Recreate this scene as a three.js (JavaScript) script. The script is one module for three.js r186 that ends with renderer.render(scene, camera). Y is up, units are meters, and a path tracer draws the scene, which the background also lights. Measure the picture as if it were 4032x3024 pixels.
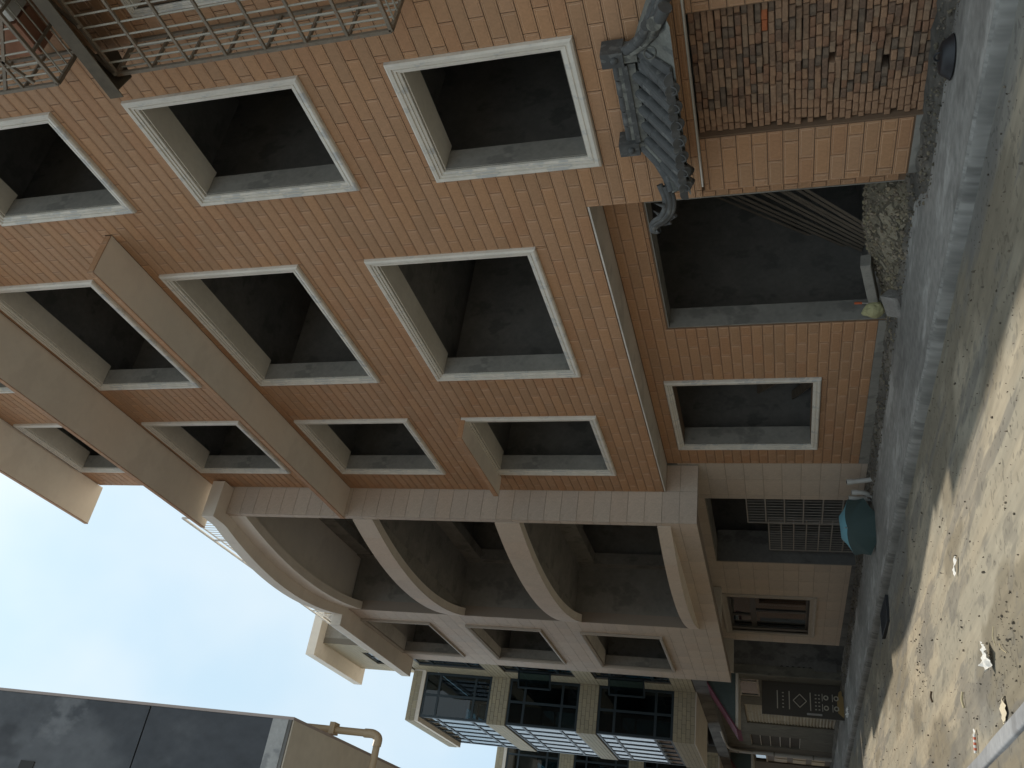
import * as THREE from 'three';
import { mergeGeometries } from 'three/addons/utils/BufferGeometryUtils.js';
import { ImprovedNoise } from 'three/addons/math/ImprovedNoise.js';

// ---------- camera, sky, sun, exposure ----------
const scene = new THREE.Scene();
const YAW = 0.570952767, PITCH = 0.297047606, ROLL = -0.0259253734, FPX = 3381.6;
const fwd = new THREE.Vector3(Math.cos(PITCH) * Math.cos(YAW), Math.sin(PITCH), Math.cos(PITCH) * Math.sin(YAW));
const r0 = new THREE.Vector3().crossVectors(fwd, new THREE.Vector3(0, 1, 0)).normalize();
const u0 = new THREE.Vector3().crossVectors(r0, fwd);
const rr = r0.clone().multiplyScalar(Math.cos(ROLL)).addScaledVector(u0, Math.sin(ROLL));
const uu = u0.clone().multiplyScalar(Math.cos(ROLL)).addScaledVector(r0, -Math.sin(ROLL));
const camera = new THREE.PerspectiveCamera(2 * Math.atan(1512 / FPX) * 180 / Math.PI, 4 / 3, 0.05, 600);
// the phone was held upright but the picture lies on its side: world up points to the left of the frame
camera.setRotationFromMatrix(new THREE.Matrix4().makeBasis(uu.clone().negate(), rr, fwd.clone().negate()));
camera.position.set(0, 0, 0);
camera.updateMatrixWorld(); camera.updateProjectionMatrix();

const renderer = new THREE.WebGLRenderer({ antialias: true });
renderer.toneMapping = THREE.LinearToneMapping;
renderer.toneMappingExposure = 1.05;
renderer.shadowMap.enabled = true;

const SUN = new THREE.Vector3(0.37, 1, 0.12).normalize();
const perlin = new ImprovedNoise();
const fbm3 = (x, y, z, o = 5) => { let s = 0, a = 0.5; for (let i = 0; i < o; i++) { s += a * perlin.noise(x, y, z); x *= 2.03; y *= 2.03; z *= 2.03; a *= 0.5; } return s; };
{
  const W = 1024, H = 512, d = new Float32Array(W * H * 4);
  for (let j = 0; j < H; j++) for (let i = 0; i < W; i++) {
    const el = (j + 0.5) / H * Math.PI - Math.PI / 2, az = ((i + 0.5) / W - 0.5) * 2 * Math.PI;
    const x = Math.cos(el) * Math.cos(az), y = Math.sin(el), z = Math.cos(el) * Math.sin(az);
    let r, g, b;
    if (y >= -0.02) {
      const c = THREE.MathUtils.clamp(0.5 + 1.9 * fbm3(x * 2.6 + 3, y * 2.6, z * 2.6 + 7, 6), 0, 1);   // thin high cloud
      const h = Math.pow(1 - Math.max(y, 0), 2.5);
      r = 0.6 + 0.22 * c - 0.05 * h; g = 0.79 + 0.12 * c - 0.06 * h; b = 0.93 + 0.03 * c - 0.03 * h;
      const cs = x * SUN.x + y * SUN.y + z * SUN.z, a = 0.4 * Math.pow(Math.max(cs, 0), 20);   // haze round the sun
      r += a; g += a * 0.95; b += a * 0.85;
    } else { r = 0.22; g = 0.2; b = 0.17; }
    const k = (j * W + i) * 4; d[k] = r; d[k + 1] = g; d[k + 2] = b; d[k + 3] = 1;
  }
  const t = new THREE.DataTexture(d, W, H, THREE.RGBAFormat, THREE.FloatType);
  t.mapping = THREE.EquirectangularReflectionMapping; t.magFilter = THREE.LinearFilter; t.needsUpdate = true;
  scene.background = t; scene.environment = t; scene.environmentIntensity = 1;
}
const sun = new THREE.DirectionalLight(new THREE.Color(1, 0.925, 0.8), 3.3);
sun.position.copy(SUN).multiplyScalar(60).add(new THREE.Vector3(14, 0, 4)); sun.target.position.set(14, 0, 4);
sun.castShadow = true; sun.shadow.radius = 1.2; sun.shadow.mapSize.set(4096, 4096);
Object.assign(sun.shadow.camera, { left: -40, right: 40, top: 40, bottom: -40, near: 1, far: 140 });
scene.add(sun, sun.target);

// ---------- helpers ----------
let seed = 20240611;
const rnd = () => { seed = (seed + 0x6D2B79F5) | 0; let t = Math.imul(seed ^ (seed >>> 15), 1 | seed); t = (t + Math.imul(t ^ (t >>> 7), 61 | t)) ^ t; return ((t ^ (t >>> 14)) >>> 0) / 4294967296; };
const rr2 = (a, b) => a + (b - a) * rnd();
const smooth = (a, b, x) => { const t = THREE.MathUtils.clamp((x - a) / (b - a), 0, 1); return t * t * (3 - 2 * t); };
const lin2s = v => { v = Math.min(1, Math.max(0, v)); return 255 * (v <= 0.0031308 ? 12.92 * v : 1.055 * Math.pow(v, 1 / 2.4) - 0.055); };
// periodic value noise
function hash(x, y, s) { let h = Math.imul(x, 374761393) ^ Math.imul(y, 668265263) ^ Math.imul(s, 974634777); h = Math.imul(h ^ (h >>> 13), 1274126177); return ((h ^ (h >>> 16)) >>> 0) / 4294967296; }
function vn(x, y, px, py, s) {
  const xi = Math.floor(x), yi = Math.floor(y), fx = x - xi, fy = y - yi;
  const u = fx * fx * (3 - 2 * fx), v = fy * fy * (3 - 2 * fy);
  const x0 = ((xi % px) + px) % px, x1 = (x0 + 1) % px, y0 = ((yi % py) + py) % py, y1 = (y0 + 1) % py;
  const a = hash(x0, y0, s), b = hash(x1, y0, s), c = hash(x0, y1, s), d = hash(x1, y1, s);
  return a + (b - a) * u + (c - a + (a - b - c + d) * u) * v;
}
function fb(u, v, px, py, o, s) { let t = 0, a = 0.5, n = 0; for (let i = 0; i < o; i++) { t += a * vn(u * px, v * py, px, py, s + i * 17); n += a; a *= 0.55; px *= 2; py *= 2; } return t / n; }
function makeTex(w, h, fn, srgb = true) {
  const d = new Uint8Array(w * h * 4);
  for (let j = 0; j < h; j++) for (let i = 0; i < w; i++) {
    const c = fn((i + 0.5) / w, (j + 0.5) / h), k = (j * w + i) * 4;
    for (let q = 0; q < 3; q++) d[k + q] = srgb ? lin2s(c[q]) : 255 * Math.min(1, Math.max(0, c[q]));
    d[k + 3] = 255;
  }
  const t = new THREE.DataTexture(d, w, h); t.wrapS = t.wrapT = THREE.RepeatWrapping; t.magFilter = THREE.LinearFilter; t.minFilter = THREE.LinearMipmapLinearFilter;
  t.generateMipmaps = true; if (srgb) t.colorSpace = THREE.SRGBColorSpace; t.needsUpdate = true; return t;
}
const mix = (a, b, t) => a + (b - a) * t, mix3 = (a, b, t) => [mix(a[0], b[0], t), mix(a[1], b[1], t), mix(a[2], b[2], t)];
const step01 = (a, b, x) => smooth(a, b, x);
// a mottled mineral surface: base colour, blotch colour, speckle amount
function mineral(base, blot, speck, s, stain) {
  return makeTex(512, 512, (u, v) => {
    const a = fb(u, v, 3, 3, 6, s), b = fb(u, v, 40, 40, 3, s + 50), e = fb(u, v, 7, 5, 5, s + 90);
    let c = mix3(base, blot, step01(0.4, 0.72, a));
    if (stain) c = mix3(c, stain, 0.8 * step01(0.56, 0.7, e));
    const m = 1 + speck * (b - 0.5) * 2; return [c[0] * m, c[1] * m, c[2] * m];
  });
}
const grainBump = makeTex(256, 256, (u, v) => { const b = fb(u, v, 24, 24, 4, 401); return [b, b, b]; }, false);
const coarseBump = makeTex(256, 256, (u, v) => { const b = fb(u, v, 6, 6, 6, 431); return [b, b, b]; }, false);
function mat(o) { const m = new THREE.MeshStandardMaterial({ roughness: 0.85, metalness: 0, ...o }); return m; }
const lin = (r, g, b) => new THREE.Color().setRGB(r, g, b);
const tmat = (tex, rough, bump, bs) => mat({ map: tex, roughness: rough, bumpMap: bump || grainBump, bumpScale: bs === undefined ? 0.0015 : bs });

const M = {
  cement: tmat(mineral([0.22, 0.203, 0.172], [0.275, 0.254, 0.216], 0.12, 11, [0.17, 0.157, 0.134]), 0.9, coarseBump, 0.004),
  room: tmat(mineral([0.215, 0.2, 0.175], [0.26, 0.24, 0.21], 0.12, 23, [0.16, 0.15, 0.132]), 0.95, coarseBump, 0.006),
  darkCement: tmat(mineral([0.16, 0.156, 0.145], [0.21, 0.204, 0.19], 0.14, 37, [0.115, 0.112, 0.105]), 0.92, coarseBump, 0.006),
  paleCement: tmat(mineral([0.34, 0.335, 0.32], [0.42, 0.413, 0.395], 0.12, 41, [0.25, 0.25, 0.25]), 0.9, coarseBump, 0.006),
  plaster: tmat(mineral([0.64, 0.58, 0.48], [0.69, 0.63, 0.53], 0.06, 53), 0.85, grainBump, 0.001),
  plasterGrey: tmat(mineral([0.6, 0.555, 0.48], [0.66, 0.61, 0.53], 0.06, 57, [0.52, 0.48, 0.415]), 0.85, grainBump, 0.001),
  mortar: mat({ color: lin(0.19, 0.12, 0.072), roughness: 0.95 }),
  mortarB: mat({ color: lin(0.3, 0.245, 0.195), roughness: 0.95 }),
  mortarY: mat({ color: lin(0.16, 0.14, 0.11), roughness: 0.95 }),
  stone: tmat(mineral([0.65, 0.595, 0.505], [0.71, 0.65, 0.555], 0.05, 61, [0.46, 0.45, 0.42]), 0.6, grainBump, 0.0006),
  stoneB: tmat(mineral([0.42, 0.36, 0.29], [0.48, 0.41, 0.335], 0.06, 67), 0.6, grainBump, 0.0006),
  slabPaint: tmat(mineral([0.76, 0.68, 0.575], [0.79, 0.71, 0.605], 0.03, 71, [0.73, 0.65, 0.55]), 0.85, grainBump, 0.001),
  roofTile: tmat(mineral([0.068, 0.067, 0.063], [0.095, 0.093, 0.088], 0.1, 73, [0.15, 0.148, 0.135]), 0.7, grainBump, 0.001),
  roofMortar: tmat(mineral([0.17, 0.165, 0.14], [0.25, 0.245, 0.21], 0.2, 79, [0.1, 0.1, 0.09]), 0.95, coarseBump, 0.01),
  iron: tmat(mineral([0.17, 0.135, 0.095], [0.22, 0.17, 0.12], 0.25, 83, [0.21, 0.13, 0.08]), 0.7),
  ironPale: mat({ color: lin(0.62, 0.58, 0.5), roughness: 0.45, metalness: 0.3 }),
  steel: mat({ color: lin(0.55, 0.53, 0.5), roughness: 0.35, metalness: 0.75 }),
  sheet: tmat(mineral([0.08, 0.06, 0.036], [0.105, 0.08, 0.05], 0.2, 89, [0.06, 0.045, 0.028]), 0.8),
  pvc: mat({ color: lin(0.5, 0.48, 0.44), roughness: 0.45 }),
  yellowPipe: mat({ color: lin(0.46, 0.35, 0.22), roughness: 0.5 }),
  frame: mat({ color: lin(0.028, 0.04, 0.046), roughness: 0.4, metalness: 0.3 }),
  glass: new THREE.MeshPhysicalMaterial({ color: lin(0.32, 0.42, 0.45), roughness: 0.015, transmission: 1, thickness: 0, ior: 1.52 }),
  whitePaint: mat({ color: lin(0.7, 0.69, 0.66), roughness: 0.5 }),
  wood: null, gravel: null
};
function uvBox(g, S) {
  const p = g.attributes.position, n = g.attributes.normal, uv = new Float32Array(p.count * 2);
  for (let i = 0; i < p.count; i++) {
    const ax = Math.abs(n.getX(i)), ay = Math.abs(n.getY(i)), az = Math.abs(n.getZ(i));
    let a, b; if (ax >= ay && ax >= az) { a = p.getZ(i) + 3.3; b = p.getY(i); } else if (ay >= az) { a = p.getX(i); b = p.getZ(i); } else { a = p.getX(i); b = p.getY(i); }
    uv[2 * i] = a / S; uv[2 * i + 1] = b / S;
  }
  g.setAttribute('uv', new THREE.BufferAttribute(uv, 2)); return g;
}
function clean(g, keepColor) {
  let q = g.index ? g.toNonIndexed() : g.clone();
  for (const k of Object.keys(q.attributes)) if (!['position', 'normal', 'uv', keepColor ? 'color' : ''].includes(k)) q.deleteAttribute(k);
  if (!q.attributes.normal) q.computeVertexNormals();
  q.morphAttributes = {}; return q;
}
function join(gs, S = 2, keepUV = false) {
  gs = (Array.isArray(gs) ? gs : [gs]).map(g => clean(g));
  for (const g of gs) if (!g.attributes.uv) g.setAttribute('uv', new THREE.BufferAttribute(new Float32Array(g.attributes.position.count * 2), 2));
  const m = gs.length > 1 ? mergeGeometries(gs) : gs[0]; if (!keepUV) uvBox(m, S); return m;
}
const box = (x0, x1, y0, y1, z0, z1) => { const g = new THREE.BoxGeometry(Math.abs(x1 - x0), Math.abs(y1 - y0), Math.abs(z1 - z0)); g.translate((x0 + x1) / 2, (y0 + y1) / 2, (z0 + z1) / 2); return g; };
const V = (x, y, z) => new THREE.Vector3(x, y, z);
function rod(a, b, r, seg = 8, r2 = r) {
  a = Array.isArray(a) ? V(...a) : a; b = Array.isArray(b) ? V(...b) : b;
  const d = b.clone().sub(a), L = d.length(), g = new THREE.CylinderGeometry(r2, r, L, seg, 1); g.translate(0, L / 2, 0);
  g.applyQuaternion(new THREE.Quaternion().setFromUnitVectors(V(0, 1, 0), d.normalize())); g.translate(a.x, a.y, a.z); return g;
}
function bar(a, b, w, h, up = V(0, 1, 0)) {   // square bar between two points
  a = V(...a); b = V(...b); const d = b.clone().sub(a), L = d.length(); d.normalize();
  const s = new THREE.Vector3().crossVectors(d, up); if (s.lengthSq() < 1e-6) s.set(1, 0, 0); s.normalize(); const t = new THREE.Vector3().crossVectors(s, d);
  const g = new THREE.BoxGeometry(w, h, L); g.applyMatrix4(new THREE.Matrix4().makeBasis(s.clone().negate(), t, d.clone())); const c = a.add(b).multiplyScalar(0.5); g.translate(c.x, c.y, c.z); return g;
}
function tube(pts, r, seg = 32, rad = 8) { return new THREE.TubeGeometry(new THREE.CatmullRomCurve3(pts.map(p => V(...p)), false, 'centripetal'), seg, r, rad, false); }
function prismY(poly, y0, y1) { const s = new THREE.Shape(poly.map(p => new THREE.Vector2(p[0], p[1]))); const g = new THREE.ExtrudeGeometry(s, { depth: y1 - y0, bevelEnabled: false }); g.rotateX(Math.PI / 2); g.translate(0, y1, 0); return g; }
function prismX(poly, x0, x1) { const s = new THREE.Shape(poly.map(p => new THREE.Vector2(p[0], p[1]))); const g = new THREE.ExtrudeGeometry(s, { depth: x1 - x0, bevelEnabled: false }); g.rotateY(-Math.PI / 2); g.applyMatrix4(new THREE.Matrix4().makeScale(-1, 1, 1)); const q = flip(g); q.translate(x0, 0, 0); return q; }   // poly of [z, y]
function flip(g) { const q = g.index ? g.toNonIndexed() : g, p = q.attributes.position.array; for (let i = 0; i < p.length; i += 9) for (let k = 0; k < 3; k++) { const t = p[i + 3 + k]; p[i + 3 + k] = p[i + 6 + k]; p[i + 6 + k] = t; } q.computeVertexNormals(); return q; }
function wallHoles(x0, x1, y0, y1, z0, z1, holes) {   // wall facing the street with real openings
  const xs = [...new Set([x0, x1, ...holes.flatMap(h => [h[0], h[1]])])].filter(v => v >= x0 && v <= x1).sort((a, b) => a - b), out = [];
  for (let i = 0; i < xs.length - 1; i++) {
    const a = xs[i], b = xs[i + 1], m = (a + b) / 2; const hs = holes.filter(h => h[0] <= m && h[1] >= m).sort((p, q) => p[2] - q[2]);
    let y = y0; for (const h of hs) { if (h[2] > y) out.push(box(a, b, y, h[2], z0, z1)); y = Math.max(y, h[3]); } if (y < y1) out.push(box(a, b, y, y1, z0, z1));
  }
  return out;
}
const used = {}; const numbered = n => { const k = used[n] = (used[n] === undefined ? 0 : used[n] + 1); return k ? n + '_' + String(k).padStart(3, '0') : n; };
const baseOf = new WeakMap();
function tag(o, label, category, group, kind) { if (label) o.userData.label = label; if (category) o.userData.category = category; if (group) o.userData.group = group; if (kind) o.userData.kind = kind; return o; }
function thing(name, label, category, base = [0, 0, 0], group) { const o = new THREE.Group(); o.name = numbered(name); o.position.set(...base); scene.add(o); baseOf.set(o, base); return tag(o, label, category, group); }
function sh(m) { m.castShadow = m.receiveShadow = true; return m; }
function part(parent, name, gs, m, o = {}) {
  const g = o.raw ? gs : join(gs, o.S || 2, o.keepUV); const b = baseOf.get(parent); g.translate(-b[0], -b[1], -b[2]);
  const e = sh(new THREE.Mesh(g, m)); e.name = name; parent.add(e); baseOf.set(e, b); if (o.kind) e.userData.kind = o.kind; if (o.label) e.userData.label = o.label; return e;
}
const each = (parent, name, list, m, o) => list.map(g => part(parent, name, g, m, o));
function grp(parent, name) { const g = new THREE.Group(); g.name = name; parent.add(g); baseOf.set(g, baseOf.get(parent)); return g; }
function solo(name, gs, m, label, category, group, o = {}) {   // a thing that is one mesh
  const g = o.raw ? gs : join(gs, o.S || 1, o.keepUV); g.computeBoundingBox(); const c = g.boundingBox.getCenter(V(0, 0, 0)); c.y = g.boundingBox.min.y; g.translate(-c.x, -c.y, -c.z);
  const e = sh(new THREE.Mesh(g, m)); e.name = numbered(name); e.position.copy(c); scene.add(e); return tag(e, label, category, group, o.kind);
}
function struct(name, gs, m, o = {}) { const e = solo(name, gs, m, null, null, null, { ...o }); e.userData.kind = 'structure'; return e; }

// ---------- tiles: every tile is a piece with its own edges ----------
function loopsGeo(w, h, loops, cols) {   // concentric rectangles, outward = -z
  const pos = [], col = []; const rect = l => { const a = w / 2 - l[0], b = h / 2 - l[0], z = -l[1]; return [[-a, -b, z], [a, -b, z], [a, b, z], [-a, b, z]]; };
  const quad = (a, b, c, d, k) => { pos.push(...a, ...c, ...b, ...a, ...d, ...c); for (let i = 0; i < 6; i++) col.push(...k); };
  for (let i = 0; i < loops.length - 1; i++) { const A = rect(loops[i]), B = rect(loops[i + 1]); for (let k = 0; k < 4; k++) { const n = (k + 1) % 4; quad(A[k], A[n], B[n], B[k], cols[i]); } }
  const L = rect(loops[loops.length - 1]); quad(L[0], L[1], L[2], L[3], cols[loops.length - 1]);
  const g = new THREE.BufferGeometry(); g.setAttribute('position', new THREE.Float32BufferAttribute(pos, 3)); g.setAttribute('color', new THREE.Float32BufferAttribute(col, 3)); g.computeVertexNormals();
  const uv = []; for (let i = 0; i < pos.length; i += 3) uv.push(pos[i] * 1.1 + 0.5, pos[i + 1] * 1.1 + 0.5); g.setAttribute('uv', new THREE.Float32BufferAttribute(uv, 2)); return g;
}
function cutTiles(region, holes, course, len, y0, phase, gap, bond = 0.5) {
  const out = []; const [a0, a1, b0, b1] = region; const r0 = Math.floor((b0 - y0) / course) - 1, r1 = Math.ceil((b1 - y0) / course) + 1;
  for (let r = r0; r <= r1; r++) {
    const lo = y0 + r * course, off = phase + ((((r % 2) + 2) % 2) ? len * bond : 0), i0 = Math.floor((a0 - off) / len) - 1, i1 = Math.ceil((a1 - off) / len) + 1;
    for (let i = i0; i <= i1; i++) {
      let list = [[off + i * len, off + (i + 1) * len, lo, lo + course]].map(q => [Math.max(q[0], a0), Math.min(q[1], a1), Math.max(q[2], b0), Math.min(q[3], b1)]).filter(q => q[1] - q[0] > 0.014 && q[3] - q[2] > 0.014);
      for (const h of holes) {
        const nx = []; for (const q of list) {
          if (q[1] <= h[0] || q[0] >= h[1] || q[3] <= h[2] || q[2] >= h[3]) { nx.push(q); continue; }
          if (h[0] > q[0]) nx.push([q[0], h[0], q[2], q[3]]); if (h[1] < q[1]) nx.push([h[1], q[1], q[2], q[3]]);
          const m0 = Math.max(q[0], h[0]), m1 = Math.min(q[1], h[1]); if (h[2] > q[2]) nx.push([m0, m1, q[2], h[2]]); if (h[3] < q[3]) nx.push([m0, m1, h[3], q[3]]);
        } list = nx;
      }
      for (const q of list) if (q[1] - q[0] > 0.014 && q[3] - q[2] > 0.014) out.push([(q[0] + q[1]) / 2, (q[2] + q[3]) / 2, q[1] - q[0] - gap, q[3] - q[2] - gap]);
    }
  }
  return out;
}
const frustum = new THREE.Frustum().setFromProjectionMatrix(new THREE.Matrix4().multiplyMatrices(camera.projectionMatrix, camera.matrixWorldInverse));
// faces: [{tiles, pos:(a,b)->Vector3, rotY}], style: {loops(w,h), cols, tints}
function layTiles(root, faces, style, mats, keep = 300, name = 'tile') {
  const all = []; for (const f of faces) for (const t of f.tiles) { const p = f.pos(t[0], t[1]); all.push({ p, w: Math.round(t[2] * 500) / 500, h: Math.round(t[3] * 500) / 500, rot: f.rotY || 0, v: Math.floor(rnd() * mats.length), tilt: (rnd() - 0.5) * 0.006, tilt2: (rnd() - 0.5) * 0.006, size: frustum.containsPoint(p) ? Math.min(1, t[2] * t[3] * 40) / p.lengthSq() : 0 }); }
  all.sort((a, b) => b.size - a.size); const cache = new Map(); const b = baseOf.get(root), rest = [];
  const geo = t => { const k = t.w + '_' + t.h; if (!cache.has(k)) cache.set(k, loopsGeo(t.w, t.h, style.loops, style.cols)); return cache.get(k); };
  all.forEach((t, i) => {
    if (i < keep) { const m = sh(new THREE.Mesh(geo(t), mats[t.v])); m.name = name; m.position.set(t.p.x - b[0], t.p.y - b[1], t.p.z - b[2]); m.rotation.set(t.tilt, t.rot + t.tilt2, 0); root.add(m); }
    else {
      const g = geo(t).clone(); g.applyMatrix4(new THREE.Matrix4().compose(t.p.clone().sub(V(...b)), new THREE.Quaternion().setFromEuler(new THREE.Euler(t.tilt, t.rot + t.tilt2, 0)), V(1, 1, 1)));
      const c = g.attributes.color, k = style.tints[t.v % style.tints.length]; for (let q = 0; q < c.count; q++) c.setXYZ(q, c.getX(q) * k[0], c.getY(q) * k[1], c.getZ(q) * k[2]); rest.push(g);
    }
  });
  if (rest.length) { const m = sh(new THREE.Mesh(mergeGeometries(rest), mats.white)); m.name = name + '_field'; m.userData.kind = 'stuff'; root.add(m); }
}
const tileGrain = makeTex(256, 256, (u, v) => { const a = 0.9 + 0.2 * (fb(u, v, 50, 50, 2, 501) - 0.5) + 0.22 * (fb(u, v, 4, 4, 4, 511) - 0.5); return [a, a, a]; }, false);
tileGrain.colorSpace = THREE.NoColorSpace;
function tileMats(tints, rough) { const l = tints.map(t => mat({ color: lin(...t), vertexColors: true, map: tileGrain, roughness: rough })); l.white = mat({ vertexColors: true, map: tileGrain, roughness: rough }); return l; }

// ---------- ground ----------
const roadY = x => -1.5 - 0.0145 * x;
const pnz = (x, y, s) => perlin.noise(x, y, s);
function sheet(xs, zs, yf) {   // grid of points, uv in metres
  const pos = [], uv = [], idx = [], nz = zs.length;
  for (const x of xs) for (const z0 of zs) { const q = yf(x, z0); pos.push(x, q[0], q[1]); uv.push(x, q[1]); }
  for (let i = 0; i < xs.length - 1; i++) for (let j = 0; j < nz - 1; j++) { const a = i * nz + j, b = a + 1, c = a + nz, d = c + 1; idx.push(a, b, c, b, d, c); }
  const g = new THREE.BufferGeometry(); g.setAttribute('position', new THREE.Float32BufferAttribute(pos, 3)); g.setAttribute('uv', new THREE.Float32BufferAttribute(uv, 2)); g.setIndex(idx); g.computeVertexNormals(); return g;
}
const range = (a, b, n) => Array.from({ length: n + 1 }, (_, i) => a + (b - a) * i / n);
const scaleUV = (g, sx, sy) => { const u = g.attributes.uv; for (let i = 0; i < u.count; i++) u.setXY(i, u.getX(i) / sx, u.getY(i) / sy); return g; };
// road: old concrete under dried mud, dragged out along the street
const roadTex = makeTex(2048, 1024, (u, v) => {
  const long = fb(u, v, 3, 9, 6, 601), fine = fb(u, v, 60, 30, 4, 611), pat = fb(u, v, 4, 4, 6, 621), wet = fb(u, v, 3, 3, 6, 631), str = fb(u, v, 8, 60, 4, 641), spk = fb(u, v, 220, 80, 2, 651), yel = fb(u, v, 5, 7, 5, 661);
  let c = mix3([0.345, 0.295, 0.215], [0.285, 0.258, 0.2], step01(0.35, 0.65, long));
  c = mix3(c, [0.37, 0.31, 0.222], 0.5 * step01(0.48, 0.7, yel));
  c = mix3(c, [0.185, 0.157, 0.11], 0.85 * step01(0.52, 0.62, wet));
  c = mix3(c, [0.17, 0.165, 0.15], 0.7 * step01(0.58, 0.7, pat));
  const pu = (u - 0.69) / 0.17, pv = (v - 0.5) / 0.13, pp = 1 - Math.sqrt(pu * pu + pv * pv) + 1.3 * (fb(u, v, 8, 8, 5, 671) - 0.5); c = mix3(c, [0.17, 0.145, 0.1], 0.75 * step01(0.1, 0.35, pp));
  const dk = fb(u, v, 6, 16, 5, 681); c = mix3(c, [0.14, 0.132, 0.118], 0.55 * step01(0.6, 0.68, dk));
  const st2 = fb(u, v, 24, 150, 3, 691), cr = fb(u, v, 30, 24, 5, 695); c = mix3(c, [0.15, 0.138, 0.115], 0.5 * step01(0.62, 0.7, cr));
  const m = (0.86 + 0.28 * fine) * (0.84 + 0.32 * str) * (0.92 + 0.16 * st2) * (spk > 0.74 ? 0.7 : 1); return [c[0] * m, c[1] * m, c[2] * m];
});
const roadMat = mat({ map: roadTex, roughness: 0.93, bumpMap: coarseBump, bumpScale: 0.006 });
{
  const xs = [...range(-120, 2, 20).slice(0, -1), ...range(2, 30, 280), ...range(30, 200, 60).slice(1)], zs = range(1.3, 5.6, 60);
  const g = sheet(xs, zs, (x, z) => [roadY(x) + 0.012 * pnz(x * 0.7, z * 1.3, 3) + 0.004 * pnz(x * 4, z * 7, 9), z]);
  struct('road', scaleUV(g, 11, 4.3), roadMat, { raw: true });
}
const earthMat = tmat(mineral([0.17, 0.145, 0.11], [0.22, 0.19, 0.145], 0.3, 97, [0.11, 0.095, 0.075]), 0.97, coarseBump, 0.02);
struct('ground', [(() => { const g = sheet(range(-300, 300, 40), range(-300, 300, 40), (x, z) => [-1.72 - 0.0145 * x, z]); return g; })()], earthMat, { S: 3 });
// gutter apron: trowelled concrete with a ragged cast edge above the road
const gutterTex = makeTex(1024, 512, (u, v) => {
  const a = fb(u, v, 4, 3, 6, 701), s = fb(u, v, 6, 40, 4, 711), f = fb(u, v, 80, 40, 3, 721), w = fb(u, v, 5, 6, 5, 731), d = fb(u, v, 3, 3, 5, 741);
  let c = mix3([0.205, 0.194, 0.174], [0.275, 0.262, 0.237], step01(0.38, 0.66, a)); c = mix3(c, [0.38, 0.364, 0.332], 0.85 * step01(0.56, 0.68, w)); c = mix3(c, [0.13, 0.122, 0.108], 0.6 * step01(0.58, 0.7, d));
  const m = (0.72 + 0.56 * f) * (0.78 + 0.44 * s); return [c[0] * m, c[1] * m, c[2] * m];
});
const gutterMat = mat({ map: gutterTex, roughness: 0.85, bumpMap: coarseBump, bumpScale: 0.008 });
const zin = x => mix(6.42, 6.93, smooth(6.7, 7.6, x)) + 0.05 * pnz(x * 1.3, 4, 1) + 0.03 * pnz(x * 6, 2, 5);
const gutY = (x, z) => roadY(x) + 0.118 + 0.02 * (z - 5.4) / 1.5 + 0.006 * pnz(x * 1.1, z * 2, 7);
const edgeZ = x => 5.35 + 0.035 * pnz(x * 0.6, 1, 2) + 0.02 * pnz(x * 2.3, 5, 2);
{
  const xs = [...range(-30, 2, 40).slice(0, -1), ...range(2, 32, 340), ...range(32, 90, 80).slice(1)];
  const kerbMat = tmat(mineral([0.2, 0.19, 0.17], [0.28, 0.268, 0.243], 0.28, 103, [0.135, 0.128, 0.114]), 0.9, coarseBump, 0.01);
  const prof = [[0, -0.06], [0.006, 0.03], [0.018, 0.085], [0.03, 0.105]];
  const g = sheet(xs, range(0, 3, 3), (x, k) => { const q = prof[k], n = 0.012 * pnz(x * 3, k * 3, 8); return [roadY(x) + q[1] + (k ? 0.5 * n : 0), edgeZ(x) + q[0] + n]; });
  const e = edgeZ; const face = struct('kerb', scaleUV(g, 2, 2), kerbMat, { raw: true });
  const lip = sheet(xs, range(0, 3, 3), (x, k) => { const n = 0.012 * pnz(x * 3, 9, 8), w = 0.03 + 0.02 * pnz(x * 2.1, 3, 6); return [k === 3 ? gutY(x, e(x) + 0.03 + w) : roadY(x) + [0.105, 0.126, 0.128][k] + 0.5 * n, e(x) + 0.03 + n * (k === 0 ? 1 : 0.6) + w * k / 3]; });
  struct('kerb_edge', scaleUV(lip, 1, 1), kerbMat, { raw: true });
  const top = sheet(xs, range(0, 1, 26), (x, t) => { const z = mix(e(x) + 0.05, zin(x) + 0.12, t); return [gutY(x, z), z]; });
  struct('gutter_apron', scaleUV(top, 5, 2.5), gutterMat, { raw: true });
  const dirt = sheet(xs.filter(x => x > -5), range(0, 1, 16), (x, t) => {
    const zw = mix(6.9, 7.42, smooth(6.85, 6.95, x)), z = mix(zin(x), zw, t), g0 = gutY(x, zin(x));
    return [g0 - 0.01 + (0.03 + 0.05 * t) * smooth(0, 0.25, t) + 0.03 * smooth(0, 0.2, t) * (pnz(x * 5, z * 6, 3) + 0.7 * pnz(x * 13, z * 14, 6)), z];
  });
  struct('dirt_strip', scaleUV(dirt, 2, 2), tmat(mineral([0.1, 0.09, 0.075], [0.17, 0.15, 0.12], 0.35, 109, [0.065, 0.06, 0.05]), 0.97, coarseBump, 0.02), { raw: true });
}
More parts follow.
